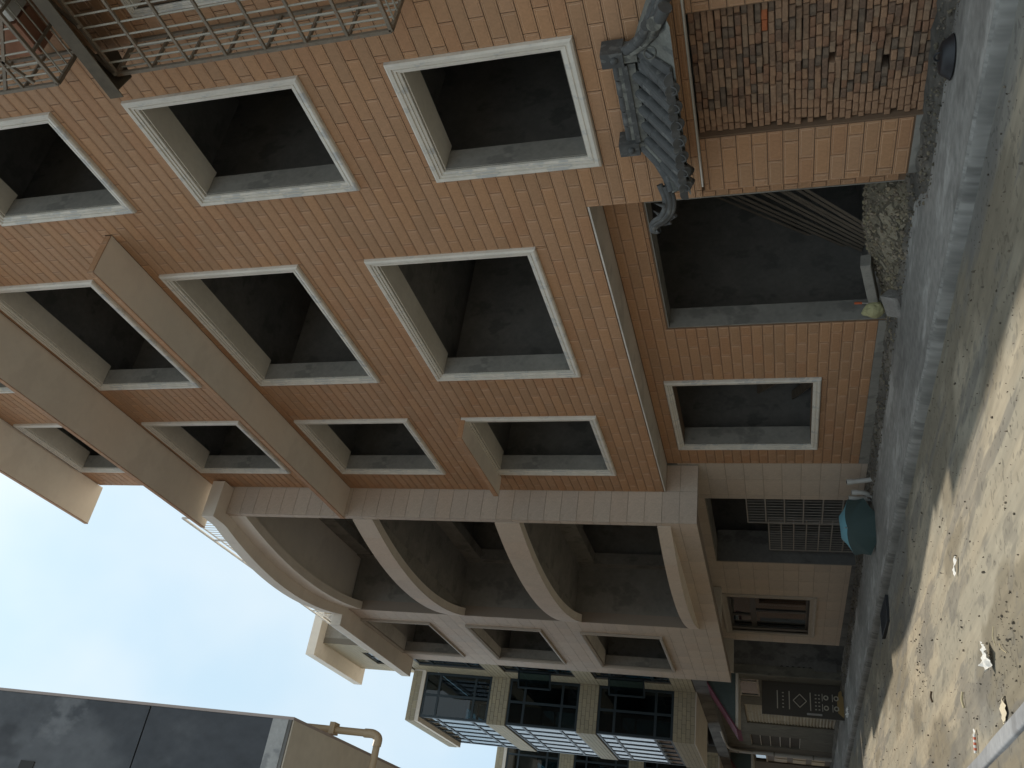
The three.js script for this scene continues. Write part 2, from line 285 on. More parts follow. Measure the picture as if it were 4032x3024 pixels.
{
  const n = 2600, g = new THREE.DodecahedronGeometry(1, 0), im = new THREE.InstancedMesh(g, mat({ color: lin(0.15, 0.13, 0.1), roughness: 0.95 }), n), m4 = new THREE.Matrix4(), col = new THREE.Color();
  for (let i = 0; i < n; i++) { const x = 3.5 + 24 * Math.pow(rnd(), 1.6), t = Math.pow(rnd(), 1.3) * 0.8, zw = mix(6.8, 7.32, smooth(6.85, 6.95, x)), z = mix(zin(x) - 0.04, zw, t), s = 0.004 + 0.016 * Math.pow(rnd(), 3.5); m4.compose(V(x, gutY(x, zin(x)) + (0.03 + 0.05 * t) * smooth(0, 0.25, t) + s * 0.2, z), new THREE.Quaternion().setFromEuler(new THREE.Euler(rnd() * 6, rnd() * 6, rnd() * 6)), V(s * rr2(0.8, 1.7), s * rr2(0.5, 1), s)); im.setMatrixAt(i, m4); const k = rr2(0.5, 1.25); col.setRGB(k, k * rr2(0.93, 1), k * rr2(0.82, 1)); im.setColorAt(i, col); }
  im.name = 'rubble'; tag(sh(im), 'crumbs of mortar and soil along the foot of the walls', 'rubble', null, 'stuff'); scene.add(im);
}
// opposite side of the street
{
  const xs = range(-20, 60, 320);
  const g = sheet(xs, range(0, 5, 5), (x, k) => { const q = [[1.69, -0.05], [1.68, 0.02], [1.665, 0.035], [1.56, 0.037], [1.545, 0.02], [1.54, -0.06]][k]; return [roadY(x) + q[1] + 0.004 * pnz(x * 2, k, 3), q[0] + 0.008 * pnz(x * 1.5, k * 0.3, 4)]; });
  struct('opposite_kerb', scaleUV(g, 2, 2), tmat(mineral([0.25, 0.255, 0.265], [0.33, 0.335, 0.345], 0.15, 113, [0.2, 0.2, 0.205]), 0.9, coarseBump, 0.006), { raw: true });
  const p = sheet([...range(-60, 3, 20).slice(0, -1), ...range(3, 14, 150), ...range(14, 90, 40).slice(1)], range(-3, 1.56, 70), (x, z) => [roadY(x) - 0.035 + 0.018 * pnz(x * 9, z * 9, 3) + 0.012 * pnz(x * 22, z * 22, 7), z]);
  struct('opposite_pavement', scaleUV(p, 2, 2), tmat(mineral([0.24, 0.26, 0.29], [0.33, 0.35, 0.385], 0.35, 127, [0.16, 0.17, 0.19]), 0.95, coarseBump, 0.02), { raw: true });
}

// ---------- shared window surround ----------
// inner rectangle, wall face zf (outward -z): four mitred stone mouldings
function surround(root, i, zf, prof, m, name = 'window_surround', pname = 'moulding') {
  const G = grp(root, name); const [x0, x1, y0, y1] = i;
  const side = f => { const pos = []; for (let k = 0; k < prof.length - 1; k++) { const [a, b] = f(prof[k]), [c, d] = f(prof[k + 1]); pos.push(...a, ...c, ...b, ...b, ...c, ...d); } const g = new THREE.BufferGeometry(); g.setAttribute('position', new THREE.Float32BufferAttribute(pos, 3)); g.computeVertexNormals(); return g; };
  part(G, pname, side(([o, h]) => [[x1 + o, y1 + o, zf - h], [x0 - o, y1 + o, zf - h]]), m, { S: 0.8 });
  part(G, pname, side(([o, h]) => [[x0 - o, y0 - o, zf - h], [x1 + o, y0 - o, zf - h]]), m, { S: 0.8 });
  part(G, pname, side(([o, h]) => [[x0 - o, y1 + o, zf - h], [x0 - o, y0 - o, zf - h]]), m, { S: 0.8 });
  part(G, pname, side(([o, h]) => [[x1 + o, y0 - o, zf - h], [x1 + o, y1 + o, zf - h]]), m, { S: 0.8 });
  return G;
}
const PROF = [[0, -0.03], [0, 0.03], [0.03, 0.034], [0.032, 0.05], [0.05, 0.052], [0.053, 0.044], [0.066, 0.044], [0.069, 0.062], [0.105, 0.068], [0.125, 0.052], [0.13, 0]];

// ---------- orange tiled building ----------
const orange = thing('orange_building', 'orange tiled apartment block with empty white-framed window openings and long sunshade slabs', 'building', [8, -1.5, 9]);
{
  const Z = 6.77, T = 0.27;   // backing wall face and thickness; tile faces come out to 6.75
  const win = [];   // outer rectangles of the stone surrounds
  const c1 = [4.704, 6.284], c2 = [7.487, 10.329], c3 = [11.509, 13.545];
  win.push([...c1, 1.676, 3.548], [...c1, 4.491, 6.631], [...c1, 7.589, 9.73], [...c1, 10.75, 12.85]);
  for (const c of [c2, c3]) win.push([...c, 2.709, 4.98], [...c, 5.94, 8.115], [...c, 9.245, 11.35], [...c, 12.4, 14.4]);
  const cage = [[2.35, 3.75, 3.35, 5.75], [2.35, 3.75, 6.95, 9.2]];
  const inner = win.map(w => [w[0] + 0.13, w[1] - 0.13, w[2] + 0.13, w[3] - 0.13]);
  const X0 = 0.6, X1 = 14.25, YB = 1.957, YT = 16;
  // upper wall, ground pier, recessed ground wall
  part(orange, 'wall', wallHoles(X0, X1, YB, YT, Z, Z + T, [...inner, ...cage]), M.mortar);
  const niche = [4.735, 6.15, -1.31, 0.69];
  const lowPier = wallHoles(X0, 6.9, -2.1, 0.69, 6.855, 7.28, [[4.735, 6.15, -2.1, 0.69]]);
  part(orange, 'pier_wall', [...lowPier, ...wallHoles(X0, 6.9, 0.69, YB, 6.77, 7.04, [inner[0]])], M.mortar);
  part(orange, 'lintel_soffit', box(4.5, 6.74, 0.674, 0.69, 6.75, 6.852), M.plasterGrey);
  const ZR = 7.32, door = [7.47, 10.03, -1.9, 1.44], gw = [11.53, 13.5, -0.55, 1.55];
  part(orange, 'ground_wall', wallHoles(6.9, 14.21, -2.1, YB - 0.01, ZR, ZR + 0.3, [door, gw]), M.mortar);
  each(orange, 'foundation', [box(X0, 4.72, -2.2, -1.34, 6.845, 6.95), box(6.16, 6.9, -2.2, -1.34, 6.845, 6.95), box(10.05, 14.2, -2.3, -1.345, 7.305, 7.42)], M.cement);
  part(orange, 'overhang_soffit', box(6.9, X1, YB - 0.02, YB, 6.752, 7.33), M.plasterGrey);
  part(orange, 'gable_wall', box(14.2, X1, YB, YT, Z + T, 16), M.cement);
  // reveals: plastered heads, raw cement sides and sills
  for (const w of inner) {
    part(orange, 'reveal_head', box(w[0] + 0.004, w[1] - 0.004, w[3] - 0.02, w[3] - 0.004, Z + 0.002, Z + T + 0.1), M.plaster);
    each(orange, 'reveal_side', [box(w[1] - 0.016, w[1] - 0.004, w[2] + 0.02, w[3] - 0.022, Z + 0.002, Z + T + 0.012), box(w[0] + 0.004, w[0] + 0.016, w[2] + 0.02, w[3] - 0.022, Z + 0.002, Z + T + 0.012)], M.cement, { S: 1.5 });
    part(orange, 'reveal_sill', box(w[0] + 0.004, w[1] - 0.004, w[2] + 0.004, w[2] + 0.016, Z + 0.002, Z + T + 0.012), M.cement);
  }
  each(orange, 'reveal_side', [box(door[1] - 0.02, door[1] - 0.002, -1.9, 1.42, ZR + 0.002, ZR + 0.33), box(door[0] + 0.002, door[0] + 0.02, -1.9, 1.42, ZR + 0.002, ZR + 0.33)], M.cement);
  part(orange, 'reveal_head', box(door[0] + 0.002, door[1] - 0.002, 1.422, 1.438, ZR + 0.002, ZR + 0.33), M.cement);
  each(orange, 'reveal_side', [box(gw[1] - 0.016, gw[1] - 0.002, gw[2], gw[3], ZR + 0.002, ZR + 0.33), box(gw[0] + 0.002, gw[0] + 0.016, gw[2], gw[3], ZR + 0.002, ZR + 0.33)], M.cement);
  // storeys behind the openings
  for (const y of [1.977, 5.05, 8.4, 11.6, 14.75]) part(orange, 'floor_slab', box(6.86, 14.2, y, y + 0.14, Z + T + 0.003, 16), M.room);
  for (const y of [0.95, 4.05, 7.2, 10.35, 14.75]) part(orange, 'stair_landing', box(X0 + 0.12, 6.7, y, y + 0.14, y < 1 ? 7.7 : Z + T + 0.003, y > 14 ? 16 : 9.2), M.room);
  part(orange, 'floor_slab', box(X0, 14.2, -2.2, -1.32, 7.63, 16.1), M.room);
  part(orange, 'back_wall', box(X0, X1, -2.1, YT, 16, 16.2), M.room);
  part(orange, 'partition_wall', box(6.7, 6.86, 1.985, 15, Z + T + 0.002, 16), M.room);
  for (const y of [2.12, 5.19, 8.54, 11.74]) { part(orange, 'partition_wall', box(10.84, 10.98, y, y + 2.86, Z + T + 0.002, 16), M.room); }
  each(orange, 'partition_wall', [box(6.72, 6.9, -1.32, 1.97, 7.63, 16), box(10.8, 10.95, -1.32, 1.97, 7.63, 16), box(14.05, 14.2, -1.32, 1.97, 7.63, 16)], M.room);
  each(orange, 'partition_wall', [box(4.2, 4.4, 1.1, 15, Z + T + 0.002, 16), box(X0, X0 + 0.12, 1.1, 15, Z + T + 0.002, 16), box(X0, 6.7, -1.32, 0.94, 7.55, 7.7)], M.room);
  part(orange, 'roof', box(X0, X1, YT, YT + 0.15, Z, 16.2), M.cement);
  each(orange, 'stair_slab', [bar([5.6, 1.0, 9.2], [5.6, 2.6, 12], 1.3, 0.16), bar([5.6, 4.1, 9.2], [5.6, 5.7, 12], 1.3, 0.16), bar([5.6, 7.25, 9.2], [5.6, 8.9, 12], 1.3, 0.16)], M.room);
  for (const w of inner) surround(orange, w, Z, PROF, M.stone);
  surround(orange, gw, ZR, PROF.map(p => [p[0] * 0.9, p[1]]), M.stone);
  for (const c of cage) { const G = surround(orange, c, Z, PROF.map(p => [p[0] * 0.5, p[1] * 0.6]), M.stone); part(orange, 'window_pane', box(c[0], c[1], c[2], c[3], Z + 0.16, Z + 0.166), M.glass); each(orange, 'window_frame', [box(c[0], c[1], c[2], c[2] + 0.06, Z + 0.13, Z + 0.19), box(c[0], c[1], c[3] - 0.06, c[3], Z + 0.13, Z + 0.19), box(c[0], c[0] + 0.06, c[2] + 0.06, c[3] - 0.06, Z + 0.13, Z + 0.19), box(c[1] - 0.06, c[1], c[2] + 0.06, c[3] - 0.06, Z + 0.13, Z + 0.19), box((c[0] + c[1]) / 2 - 0.03, (c[0] + c[1]) / 2 + 0.03, c[2] + 0.06, c[3] - 0.06, Z + 0.13, Z + 0.19)], M.whitePaint); part(orange, 'reveal_head', box(c[0] + 0.004, c[1] - 0.004, c[3] - 0.02, c[3] - 0.004, Z + 0.002, Z + 0.125), M.plaster); }
  // sunshade slabs: painted soffit, orange tiled edge
  const slab = (x0, x1, y, z0, th = 0.1) => {
    const s = part(orange, 'sunshade_slab', box(x0 + 0.012, x1 - 0.012, y, y + th, z0 + 0.012, 6.752), M.slabPaint, { S: 3 });
    return [{ x0, x1, y, z0, th }];
  };
  const slabs = [...slab(6.65, 14.36, 8.27, 6.13), ...slab(6.65, 14.4, 11.48, 5.87), ...slab(6.65, 14.4, 14.5, 5.88), ...slab(11.52, 13.72, 4.9, 6.37)];
  // tiles
  const holes = win.map(w => [w[0] + 0.004, w[1] - 0.004, w[2] + 0.004, w[3] - 0.004]).concat(cage.map(c => [c[0] - 0.06, c[1] + 0.06, c[2] - 0.06, c[3] + 0.06]), slabs.map(s => [s.x0 - 0.002, s.x1, s.y - 0.001, s.y + s.th + 0.001]));
  const C = 0.1503, L = 0.482, y0 = -1.338, ph = 6.555;
  const F = [];
  F.push({ tiles: cutTiles([X0, 14.265, 1.9686, YT], holes, C, L, y0, ph, 0.0075), pos: (a, b) => V(a, b, 6.768) });
  F.push({ tiles: cutTiles([X0, 6.9, 0.69, 1.9686], holes, C, L, y0, ph, 0.0075), pos: (a, b) => V(a, b, 6.768) });
  F.push({ tiles: cutTiles([X0, 6.9, -1.325, 0.672], [[4.72, 6.165, -2, 0.7]], C, L, y0, ph, 0.0075), pos: (a, b) => V(a, b, 6.853) });
  F.push({ tiles: cutTiles([6.9, 14.205, -1.345, YB - 0.03], [[7.455, 10.045, -2, 1.455], [11.41, 13.62, -0.67, 1.67]], C, L, y0 - 0.015, ph + 0.1, 0.0075), pos: (a, b) => V(a, b, 7.318) });
  F.push({ tiles: cutTiles([6.86, 7.3, -1.34, YB - 0.03], [], C, L, y0, 6.6, 0.005), pos: (a, b) => V(6.902, b, a), rotY: -Math.PI / 2 });
  for (const s of slabs) { F.push({ tiles: cutTiles([s.x0, s.x1, s.y, s.y + s.th], [], s.th, L, s.y, s.x0 + 0.1, 0.005), pos: (a, b) => V(a, b, s.z0 + 0.011) }); F.push({ tiles: cutTiles([s.z0 + 0.012, 6.745, s.y, s.y + s.th], [], s.th, L, s.y, s.z0, 0.005), pos: (a, b) => V(s.x0 + 0.011, b, a), rotY: Math.PI / 2 }); }
  const face = [0.455, 0.25, 0.128], edge = [0.53, 0.32, 0.185], side = [0.35, 0.2, 0.11];
  const tints = [[1, 1, 1], [0.93, 0.95, 0.97], [1.05, 1.03, 1], [0.98, 0.94, 0.92], [1.02, 1.04, 1.08]];
  layTiles(orange, F, { loops: [[0, 0], [0, 0.0105], [0.002, 0.012], [0.0125, 0.012], [0.016, 0.008], [0.0225, 0.0135]], cols: [side, edge, face, edge, edge, face], tints }, tileMats(tints, 0.72), 300);
}
// ---------- beige building with bowed balconies ----------
const beige = thing('beige_building', 'beige tiled house with three bowed balconies and a railed roof terrace', 'building', [19.5, -1.6, 9]);
const beigeTints = [[1, 1, 1], [0.95, 0.95, 0.96], [1.04, 1.03, 1.02], [1, 0.97, 0.95]];
const bow = (x, k = 0.4) => 6.15 - k * Math.max(0, 1 - ((x - 17.42) / 3.0) ** 2);
{
  const XS = 14.27, XE = 25.25, ZF = 6.16, RM = M.room;
  const lv = [2.08, 5.15, 8.14];           // balcony tops
  const W = [[21.27, 24.4, 2.82, 4.86], [21.27, 24.4, 5.9, 7.95], [21.27, 24.4, 8.97, 10.98]];
  const inn = W.map(w => [w[0] + 0.07, w[1] - 0.07, w[2] + 0.07, w[3] - 0.07]);
  part(beige, 'side_wall', box(XS + 0.012, 14.42, 1.37, 11, 6.17, 6.76), M.mortarB);
  part(beige, 'side_wall', box(XS + 0.012, 14.42, 1.38, 11, 6.76, 12), M.cement);
  part(beige, 'front_wall', wallHoles(20.45, XE, 2.085, 11, ZF + 0.012, ZF + 0.26, inn), M.mortarB);
  part(beige, 'edge_beam', box(XS + 0.012, XE, 1.37, 2.085, ZF + 0.012, ZF + 0.24), M.mortarB);
  part(beige, 'end_wall', box(XE - 0.2, XE, 1.37, 11, ZF + 0.26, 12), M.cement);
  part(beige, 'cross_beam', box(20.75, 21.0, 1.372, 1.75, ZF + 0.25, 7.31), M.plasterGrey);
  part(beige, 'cross_beam', box(25.0, 25.2, 1.30, 1.75, ZF + 0.25, 7.6), M.plasterGrey);
  part(beige, 'ceiling', box(XS + 0.15, XE - 0.2, 1.76, 1.95, ZF + 0.24, 12), RM);
  // ground storey, set back
  const ZG = 7.33, gate = [15.72, 19.07, -1.9, 1.37], gz = [21.37, 24.2, -0.68, 1.29];
  part(beige, 'ground_wall', wallHoles(14.22, 25.1, -2.4, 1.755, ZG, ZG + 0.28, [gate, gz]), M.mortarB);
  part(beige, 'foundation', box(19.1, 25.1, -2.5, -1.5, 7.315, 7.4), M.darkCement);
  each(beige, 'reveal_side', [box(gate[1] - 0.016, gate[1] - 0.003, -2, 1.35, ZG + 0.003, ZG + 0.75), box(gate[0] + 0.003, gate[0] + 0.016, -2, 1.35, ZG + 0.003, ZG + 0.75)], M.darkCement);
  part(beige, 'reveal_head', box(gate[0] + 0.003, gate[1] - 0.003, 1.352, 1.367, ZG + 0.003, ZG + 0.5), M.cement);
  each(beige, 'room_wall', [box(14.3, 15.6, -1.6, 1.75, ZG + 0.29, 7.75), box(19.2, 21.2, -1.6, 1.75, ZG + 0.29, 7.75), box(14.3, 25.1, -1.6, 1.75, 11.5, 11.7), box(24.9, 25.1, -1.6, 1.75, ZG + 0.29, 11.5), box(19.95, 20.1, -1.6, 1.75, 7.76, 11.5)], RM);
  part(beige, 'room_floor', box(14.3, 25, -2.3, -1.52, ZG + 0.29, 11.6), RM);
  // glazed ground window
  surround(beige, gz, ZG - 0.012, [[0, -0.05], [0, 0.03], [0.035, 0.034], [0.04, 0.02], [0.1, 0.024], [0.13, 0.04], [0.16, 0.04], [0.165, 0]], M.stoneB);
  const fr = (x0, x1, y0, y1) => [box(x0, x1, y0, y0 + 0.07, ZG + 0.09, ZG + 0.15), box(x0, x1, y1 - 0.07, y1, ZG + 0.09, ZG + 0.15), box(x0, x0 + 0.08, y0 + 0.07, y1 - 0.07, ZG + 0.09, ZG + 0.15), box(x1 - 0.08, x1, y0 + 0.07, y1 - 0.07, ZG + 0.09, ZG + 0.15)];
  const dk = mat({ color: lin(0.05, 0.045, 0.036), roughness: 0.45 });
  each(beige, 'window_frame', [...fr(gz[0], gz[1], gz[2], gz[3]), box(gz[0] + 0.08, gz[1] - 0.08, 0.62, 0.76, ZG + 0.09, ZG + 0.15), box(22.72, 22.84, gz[2] + 0.07, 0.62, ZG + 0.09, ZG + 0.15), box(23.1, 23.2, 0.76, gz[3] - 0.07, ZG + 0.09, ZG + 0.15)], dk);
  each(beige, 'window_pane', [box(gz[0] + 0.08, 22.72, gz[2] + 0.07, 0.62, ZG + 0.118, ZG + 0.124), box(22.84, gz[1] - 0.08, gz[2] + 0.07, 0.62, ZG + 0.118, ZG + 0.124), box(gz[0] + 0.08, 23.1, 0.76, gz[3] - 0.07, ZG + 0.118, ZG + 0.124), box(23.2, gz[1] - 0.08, 0.76, gz[3] - 0.07, ZG + 0.118, ZG + 0.124)], M.glass);
  for (let i = 0; i < 5; i++) part(beige, 'curtain_bar', box(21.6 + i * 0.25, 21.615 + i * 0.25, -0.55, 0.55, ZG + 0.2, ZG + 0.215), M.whitePaint);
  // upper floors behind balconies and windows
  const slabY = [[1.96, 2.08], [4.85, 5.1], [7.86, 8.1]];
  slabY.slice(1).forEach(([a, b]) => part(beige, 'floor_slab', box(14.42, XE - 0.2, a, b, ZF + 0.26, 12), RM));
  part(beige, 'floor_slab', box(14.42, XE - 0.2, 1.955, 2.07, ZF + 0.245, 12), RM);
  part(beige, 'back_wall', box(14.42, XE, 1.9, 11, 11.8, 12), RM);
  part(beige, 'partition_wall', box(20.45, 20.6, 2.09, 10.98, ZF + 0.262, 11.8), M.cement, { S: 3 });
  [[2.08, 4.85], [5.1, 7.86], [8.1, 11]].forEach(([a, b]) => {
    part(beige, 'drop_beam', box(14.42, 20.2, b - 0.42, b - 0.002, 7.6, 7.85), M.cement);
    part(beige, 'column', box(20.2, 20.448, a, b - 0.003, 7.58, 7.87), M.cement);
    part(beige, 'column', box(14.422, 14.7, a, b - 0.423, 7.58, 7.87), M.cement);
  });
  // bowed balcony edges, laid in tile-long segments
  const tm = tileMats(beigeTints, 0.7);
  const bm = beigeTints.map(t => tmat(mineral([0.58 * t[0], 0.475 * t[1], 0.375 * t[2]], [0.62 * t[0], 0.51 * t[1], 0.405 * t[2]], 0.08, 141 + Math.round(t[0] * 90)), 0.7, grainBump, 0.0008));
  const bows = [[1.84, 2.08, 0.4], [4.66, 5.15, 0.4], [7.7, 8.14, 0.4]];
  bows.forEach(([y0, y1, k], bi) => {
    const bal = part(beige, 'balcony', (() => { const xs = range(14.43, 20.44, 40), o = xs.map(x => [x, bow(x, k) + 0.012]), n = xs.map(x => [x, Math.max(bow(x, k) + 0.2, bi ? 0 : 6.171)]).reverse(); return prismY([...o, ...n], y0 + 0.006, y1 - 0.006); })(), M.slabPaint);
    const N = 10; for (let i = 0; i < N; i++) {
      const a = mix(14.43, 20.44, i / N) + 0.003, b = mix(14.43, 20.44, (i + 1) / N) - 0.003, xs = range(a, b, 5);
      part(bal, 'fascia_tile', prismY([...xs.map(x => [x, bow(x, k)]), ...xs.map(x => [x, bow(x, k) + 0.0115]).reverse()], y0, y1), bm[Math.floor(rnd() * 4)], { S: 1.3 });
    }
    if (bi) part(beige, 'balcony_floor', prismY([...range(14.43, 20.44, 30).map(x => [x, bow(x, k) + 0.205]), [20.44, ZF + 0.255], [14.43, ZF + 0.255]], slabY[bi][0], slabY[bi][1]), M.cement);
  });
  // roof: overhanging slab, bowed then straight
  const ro = x => x < 14.4 ? 5.93 : 5.94 - 0.36 * Math.max(0, 1 - ((x - 17.3) / 2.95) ** 2);
  part(beige, 'roof_slab', prismY([[13.92, 5.93], ...range(14.3, 20.2, 40).map(x => [x, ro(x)]), [20.2, 5.64], [25.35, 5.64], [25.35, 12.1], [14.28, 12.1], [14.28, 6.72], [13.92, 6.72]], 11, 11.28), M.slabPaint, { S: 3 });
  part(beige, 'roof_beam', prismY([...range(14.43, 20.44, 40).map(x => [x, bow(x, 0.3) + 0.02]), ...range(14.43, 20.44, 40).map(x => [x, bow(x, 0.3) + 0.22]).reverse()], 10.62, 10.998), M.slabPaint, { S: 3 });
  // stone surrounds and reveals
  inn.forEach((w, i) => {
    surround(beige, w, ZF, [[0, -0.04], [0, 0.03], [0.025, 0.034], [0.03, 0.05], [0.05, 0.05], [0.055, 0.062], [0.078, 0.06], [0.085, 0]], M.stoneB);
    part(beige, 'reveal_head', box(w[0] + 0.004, w[1] - 0.004, w[3] - 0.016, w[3] - 0.004, ZF + 0.02, ZF + 0.4), M.plasterGrey);
    each(beige, 'reveal_side', [box(w[1] - 0.016, w[1] - 0.004, w[2], w[3] - 0.02, ZF + 0.02, ZF + 0.28), box(w[0] + 0.004, w[0] + 0.016, w[2], w[3] - 0.02, ZF + 0.02, ZF + 0.28)], M.cement);
  });
  // tiles
  const F = [], hl = W.map(w => [w[0] - 0.015, w[1] + 0.015, w[2] - 0.015, w[3] + 0.015]);
  F.push({ tiles: cutTiles([20.45, XE, 1.37, 11], hl, 0.31, 0.62, 1.372, 20.45, 0.004, 0), pos: (a, b) => V(a, b, ZF + 0.01) });
  F.push({ tiles: cutTiles([XS, 20.445, 1.37, 2.085], [], 0.31, 0.62, 1.372, 20.45, 0.004, 0), pos: (a, b) => V(a, b, ZF + 0.01) });
  F.push({ tiles: cutTiles([6.15, 7.3, 1.37, 11], [], 0.31, 0.62, 1.372, 6.15, 0.004, 0), pos: (a, b) => V(XS + 0.01, b, a), rotY: Math.PI / 2 });
  F.push({ tiles: cutTiles([XS, 14.42, 2.085, 11], [], 0.31, 0.62, 1.372, XS - 0.2, 0.004, 0), pos: (a, b) => V(a, b, 6.168) });
  F.push({ tiles: cutTiles([14.22, 25.1, -1.5, 1.75], [[gate[0] - 0.002, gate[1] + 0.002, -2, 1.374], [gz[0] - 0.16, gz[1] + 0.16, gz[2] - 0.16, gz[3] + 0.16]], 0.33, 0.66, -1.4, 14.22, 0.004, 0), pos: (a, b) => V(a, b, ZG - 0.002) });
  const c = [0.58, 0.475, 0.375], e = [0.46, 0.375, 0.295];
  layTiles(beige, F, { loops: [[0, 0], [0, 0.0085], [0.0015, 0.01]], cols: [e, e, c], tints: beigeTints }, tm, 300);
  // railing on the roof
  const rail = grp(beige, 'roof_railing'), RZ = 6.12;
  each(rail, 'rail', [rod([14.5, 12.2, RZ], [24.35, 12.2, RZ], 0.028), rod([14.5, 12.02, RZ], [24.35, 12.02, RZ], 0.016), rod([14.5, 11.42, RZ], [24.35, 11.42, RZ], 0.016)], M.whitePaint);
  for (let i = 0; i <= 8; i++) part(rail, 'post', rod([14.5 + i * 1.231, 11.28, RZ], [14.5 + i * 1.231, 12.2, RZ], 0.022), M.whitePaint);
  for (let i = 0; i < 78; i++) if (i % 10) part(rail, 'baluster', rod([14.5 + i * 0.1262, 11.42, RZ], [14.5 + i * 0.1262, 12.02, RZ], 0.009, 6), M.whitePaint);
}

// ---------- yellow brick houses with glazed bays ----------
const yTints = [[1, 1, 1], [0.94, 0.95, 0.95], [1.06, 1.05, 1.02]];
const SP = [[2.77, 3.47], [6.01, 6.68], [9.19, 9.87]], GL = [[3.47, 6.01], [6.68, 9.19], [9.87, 12.4]];
function glazing(root, along, a0, a1, y0, y1, at, cols, openCol) {   // one storey of dark aluminium windows; along 'x' or 'z'
  const w = 0.08, d = 0.06, B = (p, q, r, s, t = d) => along === 'x' ? box(p, q, r, s, at, at + t) : box(at, at + t, r, s, p, q);
  const t1 = y0 + 0.55, t2 = y1 - 0.62, F = [], P = [];
  F.push(B(a0, a1, y0, y0 + w), B(a0, a1, y1 - w, y1), B(a0, a0 + w, y0 + w, y1 - w), B(a1 - w, a1, y0 + w, y1 - w), B(a0 + w, a1 - w, t1, t1 + w), B(a0 + w, a1 - w, t2, t2 + w));
  const xs = []; for (let i = 1; i < cols; i++) xs.push(mix(a0, a1, i / cols));
  for (const x of xs) { F.push(B(x - w / 2, x + w / 2, y0 + w, t1), B(x - w / 2, x + w / 2, t1 + w, t2), B(x - w / 2, x + w / 2, t2 + w, y1 - w)); }
  const e = [a0 + w - w / 2, ...xs, a1 - w / 2];
  for (let i = 0; i < cols; i++) for (const [p, q] of [[y0 + w, t1], [t1 + w, t2], [t2 + w, y1 - w]]) { const l = e[i] + w / 2, r = e[i + 1] - w / 2; P.push(along === 'x' ? box(l, r, p, q, at + 0.022, at + 0.028) : box(at + 0.022, at + 0.028, p, q, l, r)); }
  each(root, 'window_frame', F, M.frame); each(root, 'window_pane', P, M.glass);
}
function yellowHouse(label, X0, ground0, bay0, bay1, X1, tileKeep) {
  const r = thing('yellow_building', label, 'building', [(X0 + X1) / 2, -2, 9.5]);
  const ZF = 6.9, ZB = 5.3, FC = [];
  // bay and front wall spandrels
  for (const [a, b] of SP) { part(r, 'bay_spandrel', box(bay0 + 0.012, bay1 - 0.012, a, b, ZB + 0.012, ZF + 0.1), M.mortarY); part(r, 'front_spandrel', box(X0, bay0, a, b, ZF + 0.012, ZF + 0.25), M.mortarY); }
  part(r, 'bay_soffit', box(bay0, bay1, 2.74, 2.77, ZB, ZF + 0.05), M.plaster);
  for (const [a, b] of GL) {
    part(r, 'front_wall', box(bay0 - 0.85, bay0 - 0.012, a, b, ZF + 0.012, ZF + 0.25), M.mortarY);
    part(r, 'front_wall', box(bay1 + 0.012, X1, a, b, ZF + 0.012, ZF + 0.25), M.mortarY);
    glazing(r, 'z', ZB + 0.04, ZF, a, b, bay0 + 0.03, 2); glazing(r, 'x', bay0 + 0.085, bay1 - 0.085, a, b, ZB + 0.04, 6);
    glazing(r, 'z', ZB + 0.04, ZF, a, b, bay1 - 0.08, 2); glazing(r, 'x', X0 + 0.05, bay0 - 0.86, a, b, ZF + 0.05, Math.max(2, Math.round((bay0 - 0.85 - X0) / 0.75)));
    FC.push({ tiles: cutTiles([bay0 - 0.85, bay0, a, b], [], 0.14, 0.28, 2.77, bay0, 0.008), pos: (p, q) => V(p, q, ZF + 0.01) });
  }
  for (const [a, b] of SP) {
    FC.push({ tiles: cutTiles([ZB, ZF, a, b], [], 0.14, 0.28, 2.77, ZB, 0.008), pos: (p, q) => V(bay0 + 0.01, q, p), rotY: Math.PI / 2 });
    FC.push({ tiles: cutTiles([bay0, bay1, a, b], [], 0.14, 0.28, 2.77, bay0, 0.008), pos: (p, q) => V(p, q, ZB + 0.01) });
    FC.push({ tiles: cutTiles([X0, bay0, a, b], [], 0.14, 0.28, 2.77, bay0, 0.008), pos: (p, q) => V(p, q, ZF + 0.01) });
  }
  // roof slab with a tiled edge
  part(r, 'bay_roof', box(bay0 - 0.02, bay1 + 0.12, 12.4, 12.89, ZB - 0.12, ZF + 0.05), M.slabPaint, { S: 3 });
  part(r, 'front_parapet', box(X0, X1, 12.4, 12.87, ZF + 0.06, ZF + 0.26), M.mortarY);
  FC.push({ tiles: cutTiles([ZB - 0.12, ZF, 12.55, 12.89], [], 0.17, 0.28, 12.55, ZB, 0.008), pos: (p, q) => V(bay0 - 0.022, q, p), rotY: Math.PI / 2 });
  FC.push({ tiles: cutTiles([bay0, bay1 + 0.12, 12.55, 12.89], [], 0.17, 0.28, 12.55, bay0, 0.008), pos: (p, q) => V(p, q, ZB - 0.122) });
  FC.push({ tiles: cutTiles([X0, bay0 - 0.03, 12.4, 12.87], [], 0.14, 0.28, 2.77, bay0, 0.008), pos: (p, q) => V(p, q, ZF + 0.058) });
  // floors and rooms
  for (const [a, b] of SP) part(r, 'floor_slab', box(X0 + 0.02, X1, b - 0.35, b - 0.2, ZF + 0.26, 12), M.room);
  part(r, 'roof_slab', box(X0, X1, 12.2, 12.38, ZF + 0.26, 12), M.room); part(r, 'back_wall', box(X0, X1, 2.3, 12.3, 12, 12.2), M.room); part(r, 'side_wall', box(X0, X0 + 0.2, 2.3, 12.2, ZF + 0.26, 12), M.darkCement); part(r, 'side_wall', box(X1 - 0.2, X1, 2.3, 12.2, ZF + 0.26, 12), M.darkCement);
  part(r, 'first_floor_beam', box(X0, X1, 2.3, 2.76, ZF + 0.02, 12), M.darkCement);
